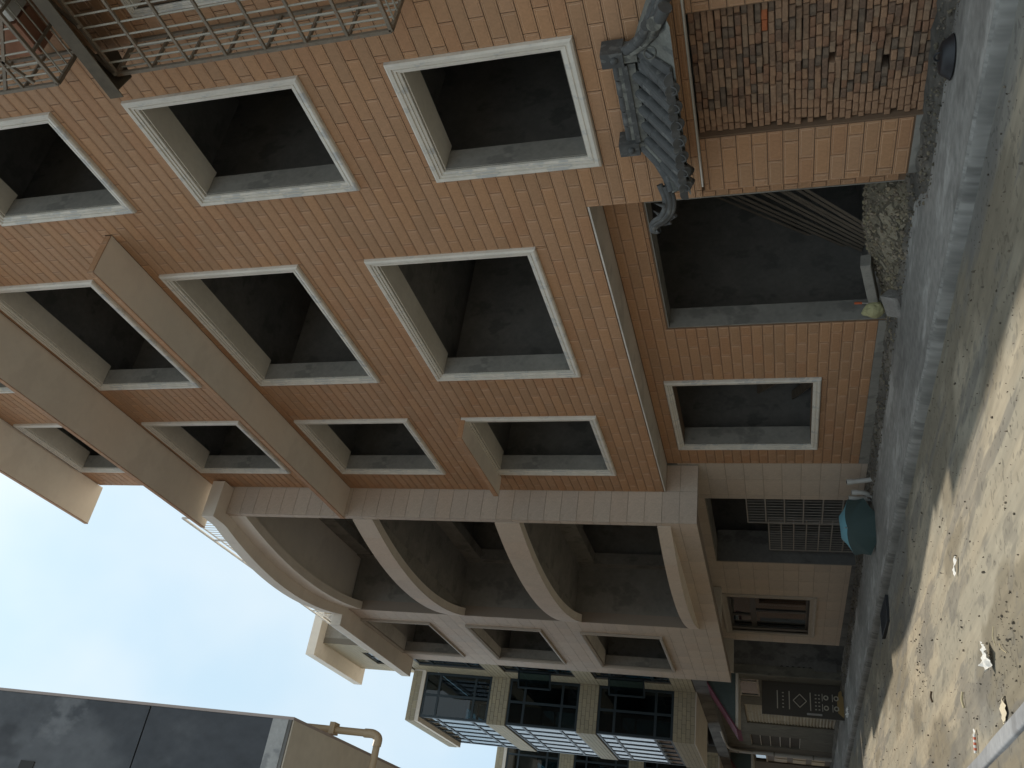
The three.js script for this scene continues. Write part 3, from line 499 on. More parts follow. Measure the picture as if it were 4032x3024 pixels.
  const c = [0.42, 0.355, 0.24], e = [0.3, 0.25, 0.165];
  r.userData._f = { FC, style: { loops: [[0, 0], [0, 0.007], [0.003, 0.01]], cols: [e, e, c], tints: yTints }, keep: tileKeep };
  return r;
}
const yellow = yellowHouse('yellow brick house with a dark-framed glazed bay and a rooftop stair tower', 25.5, 28.6, 30, 34.75, 40.6, 300);
{
  const r = yellow, ZG = 7.34, wall = tmat(mineral([0.155, 0.148, 0.12], [0.2, 0.19, 0.155], 0.1, 173, [0.12, 0.115, 0.095]), 0.9, coarseBump, 0.004);
  // stair tower on the roof
  part(r, 'tower_wall', wallHoles(27.05, 30.35, 12.88, 15.2, 6.915, 7.1, [[27.95, 29.42, 13.35, 14.13]]), M.mortarY);
  part(r, 'tower_side', box(27.05, 27.2, 12.4, 15.2, 7.1, 10), M.cement, { S: 1.5 }); part(r, 'tower_side', box(30.2, 30.35, 12.4, 15.2, 7.1, 10), M.cement); part(r, 'tower_back', box(27.05, 30.35, 12.4, 15.2, 10, 10.2), M.cement);
  part(r, 'tower_roof', box(26.62, 30.68, 15.2, 15.52, 6.38, 10.4), M.slabPaint, { S: 3 });
  each(r, 'window_frame', [box(27.95, 29.42, 14.07, 14.13, 6.95, 7.0), box(27.95, 29.42, 13.35, 13.41, 6.95, 7.0), box(27.95, 28.01, 13.41, 14.07, 6.95, 7.0), box(29.36, 29.42, 13.41, 14.07, 6.95, 7.0), box(28.66, 28.71, 13.41, 14.07, 6.95, 7.0)], M.frame);
  each(r, 'window_pane', [box(28.01, 28.66, 13.41, 14.07, 6.97, 6.976), box(28.71, 29.36, 13.41, 14.07, 6.97, 6.976)], M.glass);
  r.userData._f.FC.push({ tiles: cutTiles([27.05, 30.35, 12.88, 15.2], [[27.95, 29.42, 13.35, 14.13]], 0.14, 0.28, 2.77, 30, 0.008), pos: (p, q) => V(p, q, 6.913) });
  // opened sashes on the front wall beside the bay
  for (const [y0, y1] of [[4.35, 5.5], [7.5, 8.6]]) { const s = grp(r, 'open_sash'); const P = (t, y) => [28.9 + 0.0 * t, y, 6.9 - 0.55 * t]; const X = 28.88; each(s, 'sash_frame', [bar([X, y0, 6.92], [X, y0 - 0.06, 6.36], 0.05, 0.05), bar([X, y1, 6.92], [X, y1 - 0.06, 6.36], 0.05, 0.05), bar([X, y0 - 0.06, 6.37], [X, y1 - 0.06, 6.37], 0.05, 0.05, V(1, 0, 0)), bar([X, y0, 6.9], [X, y1, 6.9], 0.05, 0.05, V(1, 0, 0))], M.frame); part(s, 'sash_pane', box(X - 0.003, X + 0.003, y0, y1 - 0.04, 6.4, 6.88), M.glass); }
  // ground storey
  const holes = [[29.5, 31.85, -2.6, 0.6], [29.3, 31.85, 0.75, 1.42], [33.0, 36.1, -2.6, 1.36], [38.28, 40.5, -0.62, 1.33], [38.68, 39.9, 2.16, 2.24]];
  part(r, 'ground_wall', wallHoles(28.62, 40.6, -2.8, 2.3, ZG, ZG + 0.25, holes.slice(0, 4)), wall);
  part(r, 'alley_wall', box(28.64, 28.85, -2.8, 2.3, ZG + 0.25, 14), M.darkCement); part(r, 'alley_wall', box(25.2, 28.64, -2.8, 2.3, 12.6, 12.8), M.darkCement);
  part(r, 'pilaster', box(28.6, 29.28, -2.8, 1.6, ZG - 0.05, ZG), wall);
  part(r, 'meter_box', box(28.56, 28.64, -1.6, -0.95, 7.5, 7.85), M.darkCement, { label: 'low cement box on the alley wall' });
  each(r, 'room_wall', [box(29, 40, -2.8, 2.3, 11, 11.2), box(32.3, 32.45, -2.8, 2.3, ZG + 0.26, 11), box(37, 37.15, -2.8, 2.3, ZG + 0.26, 11)], M.room); part(r, 'room_floor', box(28.9, 40.6, -2.9, -1.95, ZG + 0.26, 11), M.room);
  // phone number stencilled down the alley wall
  const sten = grp(r, 'stencil'); const inkM = mat({ color: lin(0.02, 0.02, 0.02), roughness: 0.9 });
  for (let i = 0; i < 6; i++) { const y = 0.02 - i * 0.17, g = new THREE.TorusGeometry(0.045, 0.013, 5, 14, i % 3 === 1 ? 4.4 : Math.PI * 2); g.scale(1.15, 1, 0.08); g.rotateY(Math.PI / 2); g.rotateX(i * 1.3); g.translate(28.639, y, 7.56); part(sten, 'mark', g, inkM, { S: 1 }); }
  // transom over the doorway
  each(r, 'transom_frame', [box(29.3, 31.85, 1.36, 1.42, ZG + 0.03, ZG + 0.09), box(29.3, 31.85, 0.75, 0.81, ZG + 0.03, ZG + 0.09), box(29.3, 29.37, 0.81, 1.36, ZG + 0.03, ZG + 0.09), box(31.78, 31.85, 0.81, 1.36, ZG + 0.03, ZG + 0.09), box(29.9, 29.95, 0.81, 1.36, ZG + 0.03, ZG + 0.09)], M.plasterGrey);
  part(r, 'transom_pane', box(29.37, 31.78, 0.81, 1.36, ZG + 0.055, ZG + 0.061), M.glass);
  // dark door leaf standing open, its face towards the corner
  const DX = 29.45, dark = mat({ color: lin(0.085, 0.073, 0.058), roughness: 0.5 }), pale = mat({ color: lin(0.6, 0.55, 0.45), roughness: 0.5 });
  const leaf = part(r, 'door', box(DX, DX + 0.06, -1.86, 0.65, 6.3, 7.32), dark);
  const dz = [6.55, 6.66, 6.77, 6.88, 6.99];
  for (const [y0, y1] of [[0.16, 0.19], [-0.2, -0.17], [-0.83, -0.8]]) part(leaf, 'door_moulding', box(DX - 0.018, DX, y0, y1, 6.5, 7.05), pale);
  for (const z of dz) { part(leaf, 'door_stud', box(DX - 0.022, DX, -0.02, 0.03, z - 0.014, z + 0.014), pale); part(leaf, 'door_stud', box(DX - 0.022, DX, -1.0, -0.95, z - 0.014, z + 0.014), pale); part(leaf, 'door_stud', box(DX - 0.022, DX, -1.1, -1.05, z - 0.014, z + 0.014), pale); }
  { const L = [[0, 0.2], [0.2, 0], [0, -0.2], [-0.2, 0]]; for (let i = 0; i < 4; i++) { const a = L[i], b = L[(i + 1) % 4]; part(leaf, 'door_lozenge', bar([DX - 0.01, -0.5 + a[1], 6.78 + a[0]], [DX - 0.01, -0.5 + b[1], 6.78 + b[0]], 0.02, 0.035, V(1, 0, 0)), pale); } part(leaf, 'door_lozenge', (() => { const g = new THREE.BoxGeometry(0.02, 0.15, 0.15); g.rotateX(Math.PI / 4); g.translate(DX - 0.008, -0.5, 6.78); return g; })(), mat({ color: lin(0.12, 0.1, 0.08), roughness: 0.5 })); }
  for (const y of [-1.28, -1.58]) for (const z of [6.62, 6.93]) { const g = new THREE.TorusGeometry(0.06, 0.018, 6, 16); g.rotateY(Math.PI / 2); g.translate(DX - 0.006, y, z); part(leaf, 'door_rosette', g, pale); part(leaf, 'door_moulding', box(DX - 0.016, DX, y + 0.1, y + 0.12, z - 0.11, z + 0.11), pale); }
  part(leaf, 'handle', rod([DX - 0.05, -1.05, 6.4], [DX - 0.05, -0.8, 6.4], 0.014), M.steel); part(leaf, 'lock_plate', box(DX - 0.012, DX, -1.15, -0.7, 6.37, 6.43), M.steel);
  { const sp = new THREE.Shape(); [[6.36, -1.78], [6.5, -1.62], [6.8, -1.6], [7.12, -1.66], [7.2, -1.74], [6.9, -1.8], [6.6, -1.83]].forEach((p, i) => i ? sp.lineTo(p[0], p[1]) : sp.moveTo(p[0], p[1])); const g = new THREE.ExtrudeGeometry(sp, { depth: 0.004, bevelEnabled: false }); g.rotateY(-Math.PI / 2); g.translate(DX - 0.001, 0, 0); part(leaf, 'bare_patch', g, mat({ color: lin(0.42, 0.29, 0.12), roughness: 0.8 }), { label: 'chipped tan patch at the foot of the door' }); }
  // corrugated shutter
  const sp = []; for (let i = 0; i <= 60; i++) sp.push(i); const sg = sheet(range(33, 36.1, 6), range(0, 1, 96), (x, t) => { const y = mix(-2.1, 1.36, t); return [y, ZG + 0.06 + 0.022 * Math.cos(y * 2 * Math.PI / 0.115)]; });
  part(r, 'roller_shutter', sg, tmat(mineral([0.42, 0.38, 0.28], [0.47, 0.43, 0.33], 0.08, 181, [0.33, 0.3, 0.23]), 0.6, grainBump, 0.0005), { S: 2 });
  // five-light window beside the drainpipe
  each(r, 'window_pane', range(0, 4, 4).map(i => box(38.3, 40.48, -0.6 + i * 0.388, -0.24 + i * 0.388, ZG + 0.06, ZG + 0.07)), mat({ color: lin(0.06, 0.053, 0.045), roughness: 0.75 }));
  each(r, 'window_bar', range(0, 5, 5).map(i => box(38.28, 40.5, -0.628 + i * 0.388, -0.602 + i * 0.388, ZG + 0.03, ZG + 0.08)), M.plasterGrey);
}
const yellow2 = yellowHouse('yellow brick house with glazed bay standing behind the pale drainpipe', 40.65, 41, 41.4, 47, 56, 60);
{ const r = yellow2, ZG = 7.34; part(r, 'ground_wall', wallHoles(40.65, 56, -3, 2.3, ZG, ZG + 0.25, [[42.0, 44.3, -3, 1.27]]), M.mortarY); 
  const door = part(r, 'door', box(42.0, 44.3, -3, 0.75, ZG + 0.05, ZG + 0.11), mat({ color: lin(0.13, 0.09, 0.045), roughness: 0.5 })); const gold = mat({ color: lin(0.4, 0.3, 0.13), roughness: 0.4, metalness: 0.4 });
  for (const [a, b] of [[42.3, 43.1], [43.3, 44.1]]) for (const y of [-1.7, -0.9, -0.1]) part(door, 'door_panel', box(a, b, y, y + 0.55, ZG + 0.03, ZG + 0.05), gold);
  part(r, 'transom_pane', box(42, 44.3, 0.8, 1.24, ZG + 0.08, ZG + 0.086), M.glass); part(r, 'door_frame', box(42, 44.3, 0.74, 0.8, ZG + 0.02, ZG + 0.12), M.plasterGrey); part(r, 'room_wall', box(41, 55, -3, 2.3, 11, 11.2), M.room); }
for (const r of [yellow, yellow2]) { const f = r.userData._f; delete r.userData._f; layTiles(r, f.FC, f.style, tileMats(yTints, 0.6), f.keep); }

// awnings over the far doors
{
  const mag = tmat(mineral([0.13, 0.03, 0.05], [0.17, 0.04, 0.065], 0.15, 191), 0.7), teal = tmat(mineral([0.075, 0.1, 0.095], [0.095, 0.125, 0.118], 0.1, 193), 0.7);
  [[28.66, 30.4, 'maroon lean-to awning with a fringe over the dark open door'], [42.2, 44.4, 'maroon lean-to awning over the gold-panelled door past the drainpipe']].forEach(([x0, x1, label]) => {
    const a = thing('awning', label, 'awning', [(x0 + x1) / 2, 1.4, 6.6], 'maroon awnings over the far doors'); const y = z => 1.43 + (z - 5.72) * 0.69;
    part(a, 'canopy', prismX([[5.6, y(5.6)], [7.33, y(7.33)], [7.33, y(7.33) + 0.05], [5.6, y(5.6) + 0.05]], x0 - 0.05, x1), mag);
    part(a, 'end_panel', prismX([[5.72, 1.43], [7.33, 1.43], [7.33, y(7.33) - 0.005]], x0, x0 + 0.03), teal);
    part(a, 'soffit_board', box(x0 - 0.01, x1, 1.34, 1.42, 5.66, 7.33), M.plasterGrey);
    for (let i = 0; i < 12; i++) part(a, 'fringe', box(x0 + i * 0.145, x0 + 0.09 + i * 0.145, y(5.6) - 0.09, y(5.6) + 0.04, 5.585, 5.597), mag);
  });
  const dp = thing('drainpipe', 'long pale drainpipe with a bent branch on the far house', 'pipe', [41.35, -2, 7.2]);
  part(dp, 'pipe', rod([41.35, -2.1, 7.2], [41.35, 3.3, 7.2], 0.085, 12), M.pvc); part(dp, 'branch', tube([[41.3, 1.35, 7.2], [40.6, 2.0, 7.1], [39.6, 2.25, 7.0], [36.0, 2.35, 6.95]], 0.05, 40), M.pvc);
  for (const y of [-1.2, 0.4, 1.9]) part(dp, 'clamp', rod([41.35, y, 7.2], [41.35, y + 0.06, 7.2], 0.1, 12), M.cement);
}
// ---------- grey cement house across the street ----------
const greyWallTex = makeTex(1024, 512, (u, v) => {
  const a = fb(u, v, 5, 4, 7, 801), b = fb(u, v, 9, 6, 7, 811), f = fb(u, v, 60, 40, 3, 821), w = fb(u, v, 5, 3, 6, 831);
  let c = mix3([0.075, 0.08, 0.088], [0.135, 0.14, 0.147], step01(0.36, 0.66, a)); c = mix3(c, [0.22, 0.225, 0.23], 0.7 * step01(0.58, 0.7, b)); c = mix3(c, [0.05, 0.052, 0.056], 0.6 * step01(0.6, 0.72, w)); const m = 0.86 + 0.28 * f; return [c[0] * m, c[1] * m, c[2] * m];
});
{
  const g = thing('grey_building', 'grey cement gable of a house overhanging the opposite pavement', 'building', [14, -1.7, -2]);
  const gm = mat({ map: greyWallTex, roughness: 0.9, bumpMap: coarseBump, bumpScale: 0.008 }), X = 8, ZR = 1.305;
  part(g, 'gable_wall', box(X, X + 0.2, 4.83, 6.28, -8, ZR - 0.03), gm, { S: 4 }); part(g, 'gable_wall', box(X + 0.004, X + 0.2, 6.3, 14, -8, ZR - 0.03), gm, { S: 4 });
  part(g, 'slab_edge', box(X - 0.01, X + 0.2, 4.655, 4.83, -8, ZR - 0.028), M.paleCement, { S: 1 }); part(g, 'slab_lip', box(X - 0.004, X + 0.2, 4.62, 4.655, -8, ZR - 0.027), M.darkCement);
  part(g, 'soffit', box(X + 0.01, 26, 4.605, 4.62, -8, ZR - 0.01), M.plaster, { S: 3 });
  part(g, 'front_wall', box(X - 0.012, 26, 4.6, 14, ZR - 0.027, ZR), tmat(mineral([0.4, 0.33, 0.3], [0.45, 0.38, 0.34], 0.06, 211), 0.8), { S: 3 });
  part(g, 'upper_floor', box(X + 0.2, 26, 4.63, 4.8, -8, ZR - 0.028), M.cement); part(g, 'roof', box(X - 0.02, 26, 14, 14.2, -8, ZR + 0.02), M.cement);
  part(g, 'ground_wall', wallHoles(9.6, 26, -2.2, 4.604, 0.1, 0.35, [[12, 15, -2.2, 1.6], [18, 21, -2.2, 1.6]]), M.plaster, { S: 3 });
  each(g, 'shutter', [box(12.01, 14.99, -2.2, 1.59, 0.16, 0.2), box(18.01, 20.99, -2.2, 1.59, 0.16, 0.2)], M.paleCement);
  part(g, 'side_wall', box(9.6, 9.8, -2.2, 4.604, -8, 0.1), gm, { S: 4 }); part(g, 'scaffold_pocket', box(X - 0.006, X + 0.002, 7.46, 7.64, 0.3, 0.62), mat({ color: lin(0.05, 0.048, 0.045), roughness: 0.9 }));
  const p = thing('drainpipe', 'tan drainpipe with an elbow under the grey house eave', 'pipe', [8.9, 4.1, 1.36]);
  part(p, 'pipe', tube([[8.92, 5.6, 1.37], [8.92, 4.8, 1.37], [8.92, 4.25, 1.37]], 0.038, 20, 12), M.yellowPipe);
  part(p, 'elbow', tube([[8.92, 4.26, 1.37], [8.92, 4.15, 1.365], [8.925, 4.1, 1.33], [8.93, 4.1, 1.25]], 0.046, 24, 14), M.yellowPipe);
  part(p, 'branch', rod([8.93, 4.1, 1.26], [9.0, 4.13, 0.36], 0.037, 12), M.yellowPipe);
  part(p, 'clamp', box(8.86, 8.98, 4.6, 4.66, 1.32, 1.44), M.yellowPipe);
}
{
  const o = thing('opposite_building', 'orange house front across the street mirrored in the far bay windows', 'building', [45, -2, -4]); const om = mat({ color: lin(0.24, 0.15, 0.1), roughness: 0.85 });
  part(o, 'front_wall', wallHoles(27, 80, -3, 7.2, 0.6, 0.85, range(0, 9, 9).flatMap(i => [[28.5 + i * 5.2, 31 + i * 5.2, 3, 5.4], [28.5 + i * 5.2, 31.5 + i * 5.2, -2, 1]])), om);
  part(o, 'rear_wall', box(27, 80, -3, 7.2, -8, -7.8), M.cement); part(o, 'end_wall', box(27, 27.2, -3, 7.2, -7.8, 0.6), M.cement); part(o, 'roof', box(26.9, 80, 7.2, 7.4, -8.1, 1.0), M.cement);
}
// ---------- little tiled roof over the bricked-up doorway ----------
{
  const c = thing('tiled_canopy', 'small grey clay-tiled roof with an upswept finial over the bricked doorway', 'roof', [5.45, 0.7, 6.5]);
  const E0 = 4.42, E1 = 6.22, ye = 0.77, zr = 6.6, ze = 6.17;
  part(c, 'roof_bed', (() => { const q = [[4.35, ye - 0.03, ze], [6.26, ye - 0.03, ze], [5.9, 1.12, zr], [4.86, 1.12, zr], [4.35, 0.93, 6.77], [6.26, 0.93, 6.77], [5.9, 1.15, 6.77], [4.86, 1.15, 6.77]]; const f = [[0, 1, 2], [0, 2, 3], [1, 5, 6], [1, 6, 2], [4, 0, 3], [4, 3, 7], [3, 2, 6], [3, 6, 7], [0, 5, 1], [0, 4, 5]]; const pos = f.flatMap(t => t.flatMap(i => q[i])); const g = new THREE.BufferGeometry(); g.setAttribute('position', new THREE.Float32BufferAttribute(pos, 3)); g.computeVertexNormals(); return flip(g); })(), M.roofMortar, { S: 0.7 });
  const half = (a, b, r) => { const d = b.clone().sub(a), L = d.length(), g = new THREE.CylinderGeometry(r, r * 0.93, L, 12, 1); g.translate(0, L / 2, 0); g.applyQuaternion(new THREE.Quaternion().setFromUnitVectors(V(0, 1, 0), d.normalize())); g.translate(a.x, a.y, a.z); return g; };
  for (let i = 0; i < 7; i++) {
    const x = 4.9 + i * 0.192, top = V(x, i === 0 || i === 6 ? 1.03 : 1.13, i === 0 || i === 6 ? 6.5 : 6.585), bot = V(x + 0.015, ye + 0.015, ze - 0.06), n = i === 0 || i === 6 ? 3 : 4;
    for (let k = 0; k < n; k++) { const a = top.clone().lerp(bot, k / n), b = top.clone().lerp(bot, (k + 1) / n + 0.03); a.y += (rnd() - 0.5) * 0.006; const t = part(c, 'cover_tile', half(a, b, 0.058 + 0.003 * k), M.roofTile, { S: 0.5 }); if (k === n - 1) { const g = new THREE.CylinderGeometry(0.07, 0.07, 0.02, 18); g.rotateX(Math.PI / 2 - 0.5); g.translate(b.x, b.y, b.z); part(t, 'end_disc', g, M.roofTile, { S: 0.5 }); const h = new THREE.TorusGeometry(0.042, 0.008, 6, 16); h.rotateX(0.35); h.translate(b.x, b.y - 0.002, b.z - 0.012); part(t, 'end_ring', h, M.roofTile, { S: 0.5 }); } }
  }
  for (let i = 0; i < 8; i++) { const x = 4.81 + i * 0.192, g = new THREE.BoxGeometry(0.13, 0.02, 0.5); g.rotateX(-0.69); g.translate(x, 0.935, 6.37); part(c, 'pan_tile', g, M.roofTile, { S: 0.5 }); const d = new THREE.CylinderGeometry(0.078, 0.078, 0.014, 14, 1, false, 0, Math.PI); d.rotateZ(Math.PI / 2); d.rotateY(-Math.PI / 2); d.rotateX(-0.25); d.translate(x, ye - 0.01, ze - 0.075); part(c, 'drip_tile', d, M.roofTile, { S: 0.5 }); }
  // ridge: stacked courses with end blocks
  part(c, 'ridge', box(4.95, 5.85, 1.13, 1.2, 6.56, 6.66), M.roofMortar, { S: 0.6 }); part(c, 'ridge', box(4.95, 5.85, 1.2, 1.25, 6.54, 6.68), M.roofTile, { S: 0.4 }); part(c, 'ridge', box(4.96, 5.84, 1.25, 1.3, 6.57, 6.66), M.roofMortar, { S: 0.4 });
  for (let i = 0; i < 5; i++) part(c, 'ridge_tile', rod([4.95 + i * 0.18, 1.3, 6.61], [5.12 + i * 0.18, 1.305, 6.61], 0.045, 10), M.roofTile, { S: 0.4 });
  const knob = (x) => { const b = part(c, 'ridge_block', box(x - 0.07, x + 0.08, 1.22, 1.42, 6.52, 6.72), M.roofTile, { S: 0.3 }); part(b, 'block_collar', box(x - 0.05, x + 0.06, 1.1, 1.22, 6.54, 6.7), M.roofMortar, { S: 0.3 }); const s = new THREE.SphereGeometry(0.035, 10, 8); s.translate(x, 1.3, 6.515); part(b, 'boss', s, M.roofTile, { S: 0.3 }); };
  knob(4.86); knob(5.92);
  // hips
  const hip = (x0, x1, dir) => { const P = t => V(mix(x0, x1, t), mix(1.2, 0.93, t) - 0.05 * Math.sin(t * Math.PI), mix(6.58, 6.24, t)); for (let k = 0; k < 3; k++) { const a = P(k / 3), b = P((k + 1) / 3 + 0.02); part(c, 'hip_tile', half(a, b, 0.05), M.roofTile, { S: 0.4 }); const o = V(0, -0.06, 0); part(c, 'hip_bed', half(a.clone().add(o), b.clone().add(o), 0.062), M.roofMortar, { S: 0.4 }); } };
  hip(5.93, 6.24, 1); hip(4.82, 4.36, -1);
  for (const [a, b] of [[[4.62, 0.98, 6.62], [4.22, 0.78, 6.6]], [[4.58, 0.95, 6.45], [4.24, 0.77, 6.42]], [[4.5, 0.9, 6.32], [4.24, 0.77, 6.26]], [[6.1, 0.98, 6.62], [6.36, 0.78, 6.6]], [[6.14, 0.94, 6.46], [6.36, 0.77, 6.44]]]) { const A = V(...a), B = V(...b); const t = part(c, 'side_tile', half(A, B, 0.055), M.roofTile, { S: 0.5 }); const d = rod(B.clone().lerp(A, 0.02), B.clone().lerp(A, -0.04), 0.06, 14); part(t, 'end_disc', d, M.roofTile, { S: 0.5 }); }
  { const t = new THREE.TorusGeometry(0.05, 0.008, 6, 16); t.rotateY(0.9); t.translate(4.6, 0.93, 6.21); part(c, 'medallion', t, M.roofMortar, { S: 0.3 }); }
  // upswept finial: a curling leaf scroll
  const fin = new THREE.CatmullRomCurve3([V(6.2, 1.0, 6.27), V(6.33, 0.965, 6.2), V(6.43, 0.985, 6.14), V(6.5, 1.05, 6.11), V(6.545, 1.12, 6.1), V(6.6, 1.155, 6.09), V(6.635, 1.13, 6.09), V(6.62, 1.1, 6.09)]);
  for (const [o, r] of [[0, 0.042], [0.045, 0.032], [-0.045, 0.032]]) { const pts = fin.getPoints(40).map((p, i) => p.clone().add(V(-o * 0.55, o * Math.max(0, 1 - i / 34), 0))); const cu = new THREE.CatmullRomCurve3(pts.slice(0, o ? 32 : 41)); const g = new THREE.TubeGeometry(cu, 40, r, 8); g.scale(1, 1, 1); part(c, 'finial', g, M.roofTile, { S: 0.4 }); }
  for (const [x, y, a] of [[6.31, 1.06, 0.5], [6.42, 1.1, 0.9], [6.52, 0.95, -0.9], [6.6, 1.02, -0.5]]) { const g = new THREE.ConeGeometry(0.025, 0.11, 7); g.rotateZ(a); g.translate(x, y, 6.13); part(c, 'finial_leaf', g, M.roofTile, { S: 0.4 }); }
}
// ---------- bricks stacked dry in the old doorway ----------
{
  const s = thing('brick_stack', 'dry stack of reclaimed red bricks filling the old doorway', 'bricks', [5.44, -1.33, 7]);
  const cols = [[0.235, 0.128, 0.074], [0.275, 0.16, 0.092], [0.225, 0.14, 0.086], [0.18, 0.128, 0.088], [0.3, 0.185, 0.112], [0.165, 0.102, 0.066], [0.26, 0.172, 0.108]];
  const mats = cols.map((c, i) => tmat(mineral(c, c.map(v => v * 1.25), 0.3, 221 + i * 3, c.map(v => v * 0.62)), 0.92, coarseBump, 0.006)); const hot = tmat(mineral([0.42, 0.13, 0.05], [0.48, 0.17, 0.07], 0.15, 261), 0.9);
  const G = {}; const geo = (w, h) => { const k = w + '_' + h; if (!G[k]) G[k] = (() => { const g = loopsGeo(w, h, [[0, 0], [0, 0.23], [0.003, 0.236], [0.008, 0.24]], [[1, 1, 1], [1, 1, 1], [1, 1, 1], [1, 1, 1]]); g.deleteAttribute('color'); return g; })(); return G[k]; };
  const all = []; let y = -1.4, row = 0;
  while (y < 0.66) {
    let x = 4.738 + (row % 2) * 0.02, grp3 = row > 3 && rnd() < 0.12; const h = 0.053;
    while (x < 6.1) {
      const q = rnd(); let w = q < 0.07 ? 0.238 : rr2(0.103, 0.117); if (x + w > 6.148) w = 6.148 - x; if (w < 0.05) break;
      if (!(rnd() < 0.012)) { w = Math.round((w - 0.004) * 200) / 200; all.push({ x: x + w / 2 + 0.002, y: y + h / 2 + (rnd() - 0.5) * 0.006, z: 7.15 + (rnd() - 0.5) * 0.036 + (rnd() < 0.05 ? -0.03 : 0), w, h: [0.05, 0.053][Math.floor(rnd() * 2)], m: (row === 24 && Math.abs(x - 4.9) < 0.06) ? hot : mats[Math.floor(Math.pow(rnd(), 1.1) * mats.length)], r: (rnd() - 0.5) * 0.05, t: (rnd() - 0.5) * 0.035 }); }
      x += w + 0.004;
    }
    y += 0.0575; row++;
  }
  const rest = []; const b = baseOf.get(s); all.sort((p, q) => (p.x * p.x + p.y * p.y) - (q.x * q.x + q.y * q.y)); let kept = 0;
  for (const k of all) { const inV = frustum.containsPoint(V(k.x, k.y, 6.92)); if (inV && kept < 300) { const m = sh(new THREE.Mesh(geo(k.w, k.h), k.m)); m.name = 'brick'; m.position.set(k.x - b[0], k.y - b[1], k.z - b[2]); m.rotation.set(0, k.r, k.t); s.add(m); kept++; } else { const g = geo(k.w, k.h).clone(); g.applyMatrix4(new THREE.Matrix4().compose(V(k.x - b[0], k.y - b[1], k.z - b[2]), new THREE.Quaternion().setFromEuler(new THREE.Euler(0, k.r, k.t)), V(1, 1, 1))); rest.push(g); } }
  const m = sh(new THREE.Mesh(mergeGeometries(rest), mats[1])); m.name = 'brick_field'; m.userData.kind = 'stuff'; s.add(m);
  part(s, 'brick_core', box(4.74, 6.145, -1.6, 0.6, 7.17, 7.27), mats[5]);
}
// ---------- window security cages ----------
{
  const ironM = M.iron, paleM = tmat(mineral([0.4, 0.37, 0.3], [0.48, 0.44, 0.36], 0.12, 271, [0.25, 0.19, 0.13]), 0.5);
  const cage = (y0, y1, label) => {
    const g = thing('security_cage', label, 'window cage', [3.1, y0, 6.5], 'security cages on the orange wall'), X0 = 1.7, X1 = 4.04, ZC = 6.23, n = Math.round((y1 - y0) / 0.41);
    for (let i = 0; i <= n; i++) { const y = mix(y0, y1, i / n), w = i === 0 || i === n ? 0.034 : 0.026; part(g, 'cross_bar', bar([X0, y, ZC], [X1, y, ZC], w, w), ironM, { S: 0.5 }); part(g, 'side_bar', bar([X1, y, ZC], [X1, y, 6.75], w, w), ironM, { S: 0.5 }); part(g, 'side_bar', bar([X0, y, ZC], [X0, y, 6.75], w, w), ironM, { S: 0.5 }); }
    for (let x = X1 - 0.125; x > X0; x -= 0.125) part(g, 'upright_bar', rod([x, y0, ZC + 0.005], [x, y1, ZC + 0.005], 0.0095, 6), paleM, { S: 0.5 });
    for (const x of [X0, X1]) { part(g, 'corner_post', bar([x, y0, ZC], [x, y1, ZC], 0.034, 0.034, V(0, 0, 1)), ironM, { S: 0.5 }); part(g, 'wall_post', bar([x, y0, 6.735], [x, y1, 6.735], 0.03, 0.03, V(0, 0, 1)), ironM, { S: 0.5 }); }
    for (const z of [6.33, 6.43, 6.53, 6.63]) part(g, 'upright_bar', rod([X1, y0, z], [X1, y1, z], 0.0095, 6), paleM, { S: 0.5 });
    for (const z of [6.36, 6.49, 6.62]) part(g, 'floor_bar', rod([X0, y0, z], [X1, y0, z], 0.009, 6), paleM, { S: 0.5 });
    for (let x = X0 + 0.3; x < X1; x += 0.42) part(g, 'floor_bar', bar([x, y0, ZC], [x, y0, 6.75], 0.026, 0.026), ironM, { S: 0.5 });
    return g;
  };
  const a = cage(3.07, 5.94, 'rusty window cage under a brown sheet-metal rain hood');
  part(a, 'rain_hood', (() => { const q = [[1.6, 6.6, 6.752], [4.12, 6.6, 6.752], [4.17, 5.97, 6.06], [1.6, 5.97, 6.06]], t = 0.012; const pos = []; const f = (i, j, k, d) => pos.push(...[i, j, k].flatMap(n => [q[n][0], q[n][1] + d, q[n][2]])); f(0, 1, 2, 0); f(0, 2, 3, 0); f(2, 1, 0, t); f(3, 2, 0, t); const g = new THREE.BufferGeometry(); g.setAttribute('position', new THREE.Float32BufferAttribute(pos, 3)); g.computeVertexNormals(); return g; })(), M.sheet, { S: 1 });
  part(a, 'hood_lip', box(1.6, 4.17, 5.88, 6.03, 6.048, 6.058), M.sheet); for (const x of [1.9, 2.7, 3.5, 4.02]) part(a, 'hood_strut', bar([x, 5.93, 6.2], [x, 6.52, 6.72], 0.03, 0.03), ironM);
  part(a, 'hood_gusset', prismX([[6.07, 5.9], [6.72, 6.52], [6.72, 6.2], [6.25, 5.82]], 4.1, 4.106), M.sheet);
  const b = cage(6.64, 9.6, 'upper rusty window cage with boxes stored behind its bars');
  part(b, 'brace', bar([3.3, 6.66, 6.24], [4.04, 7.3, 6.24], 0.03, 0.03), ironM); part(b, 'brace', bar([3.2, 7.3, 6.24], [4.0, 6.9, 6.24], 0.03, 0.03), ironM);
  for (let i = 0; i < 5; i++) part(b, 'stored_box', box(2.0 + i * 0.36, 2.33 + i * 0.36, 6.67, 7.05 + 0.1 * (i % 2), 6.34, 6.62), i % 2 ? M.plasterGrey : tmat(mineral([0.3, 0.13, 0.07], [0.34, 0.16, 0.09], 0.1, 281 + i), 0.8), { S: 1 });
}
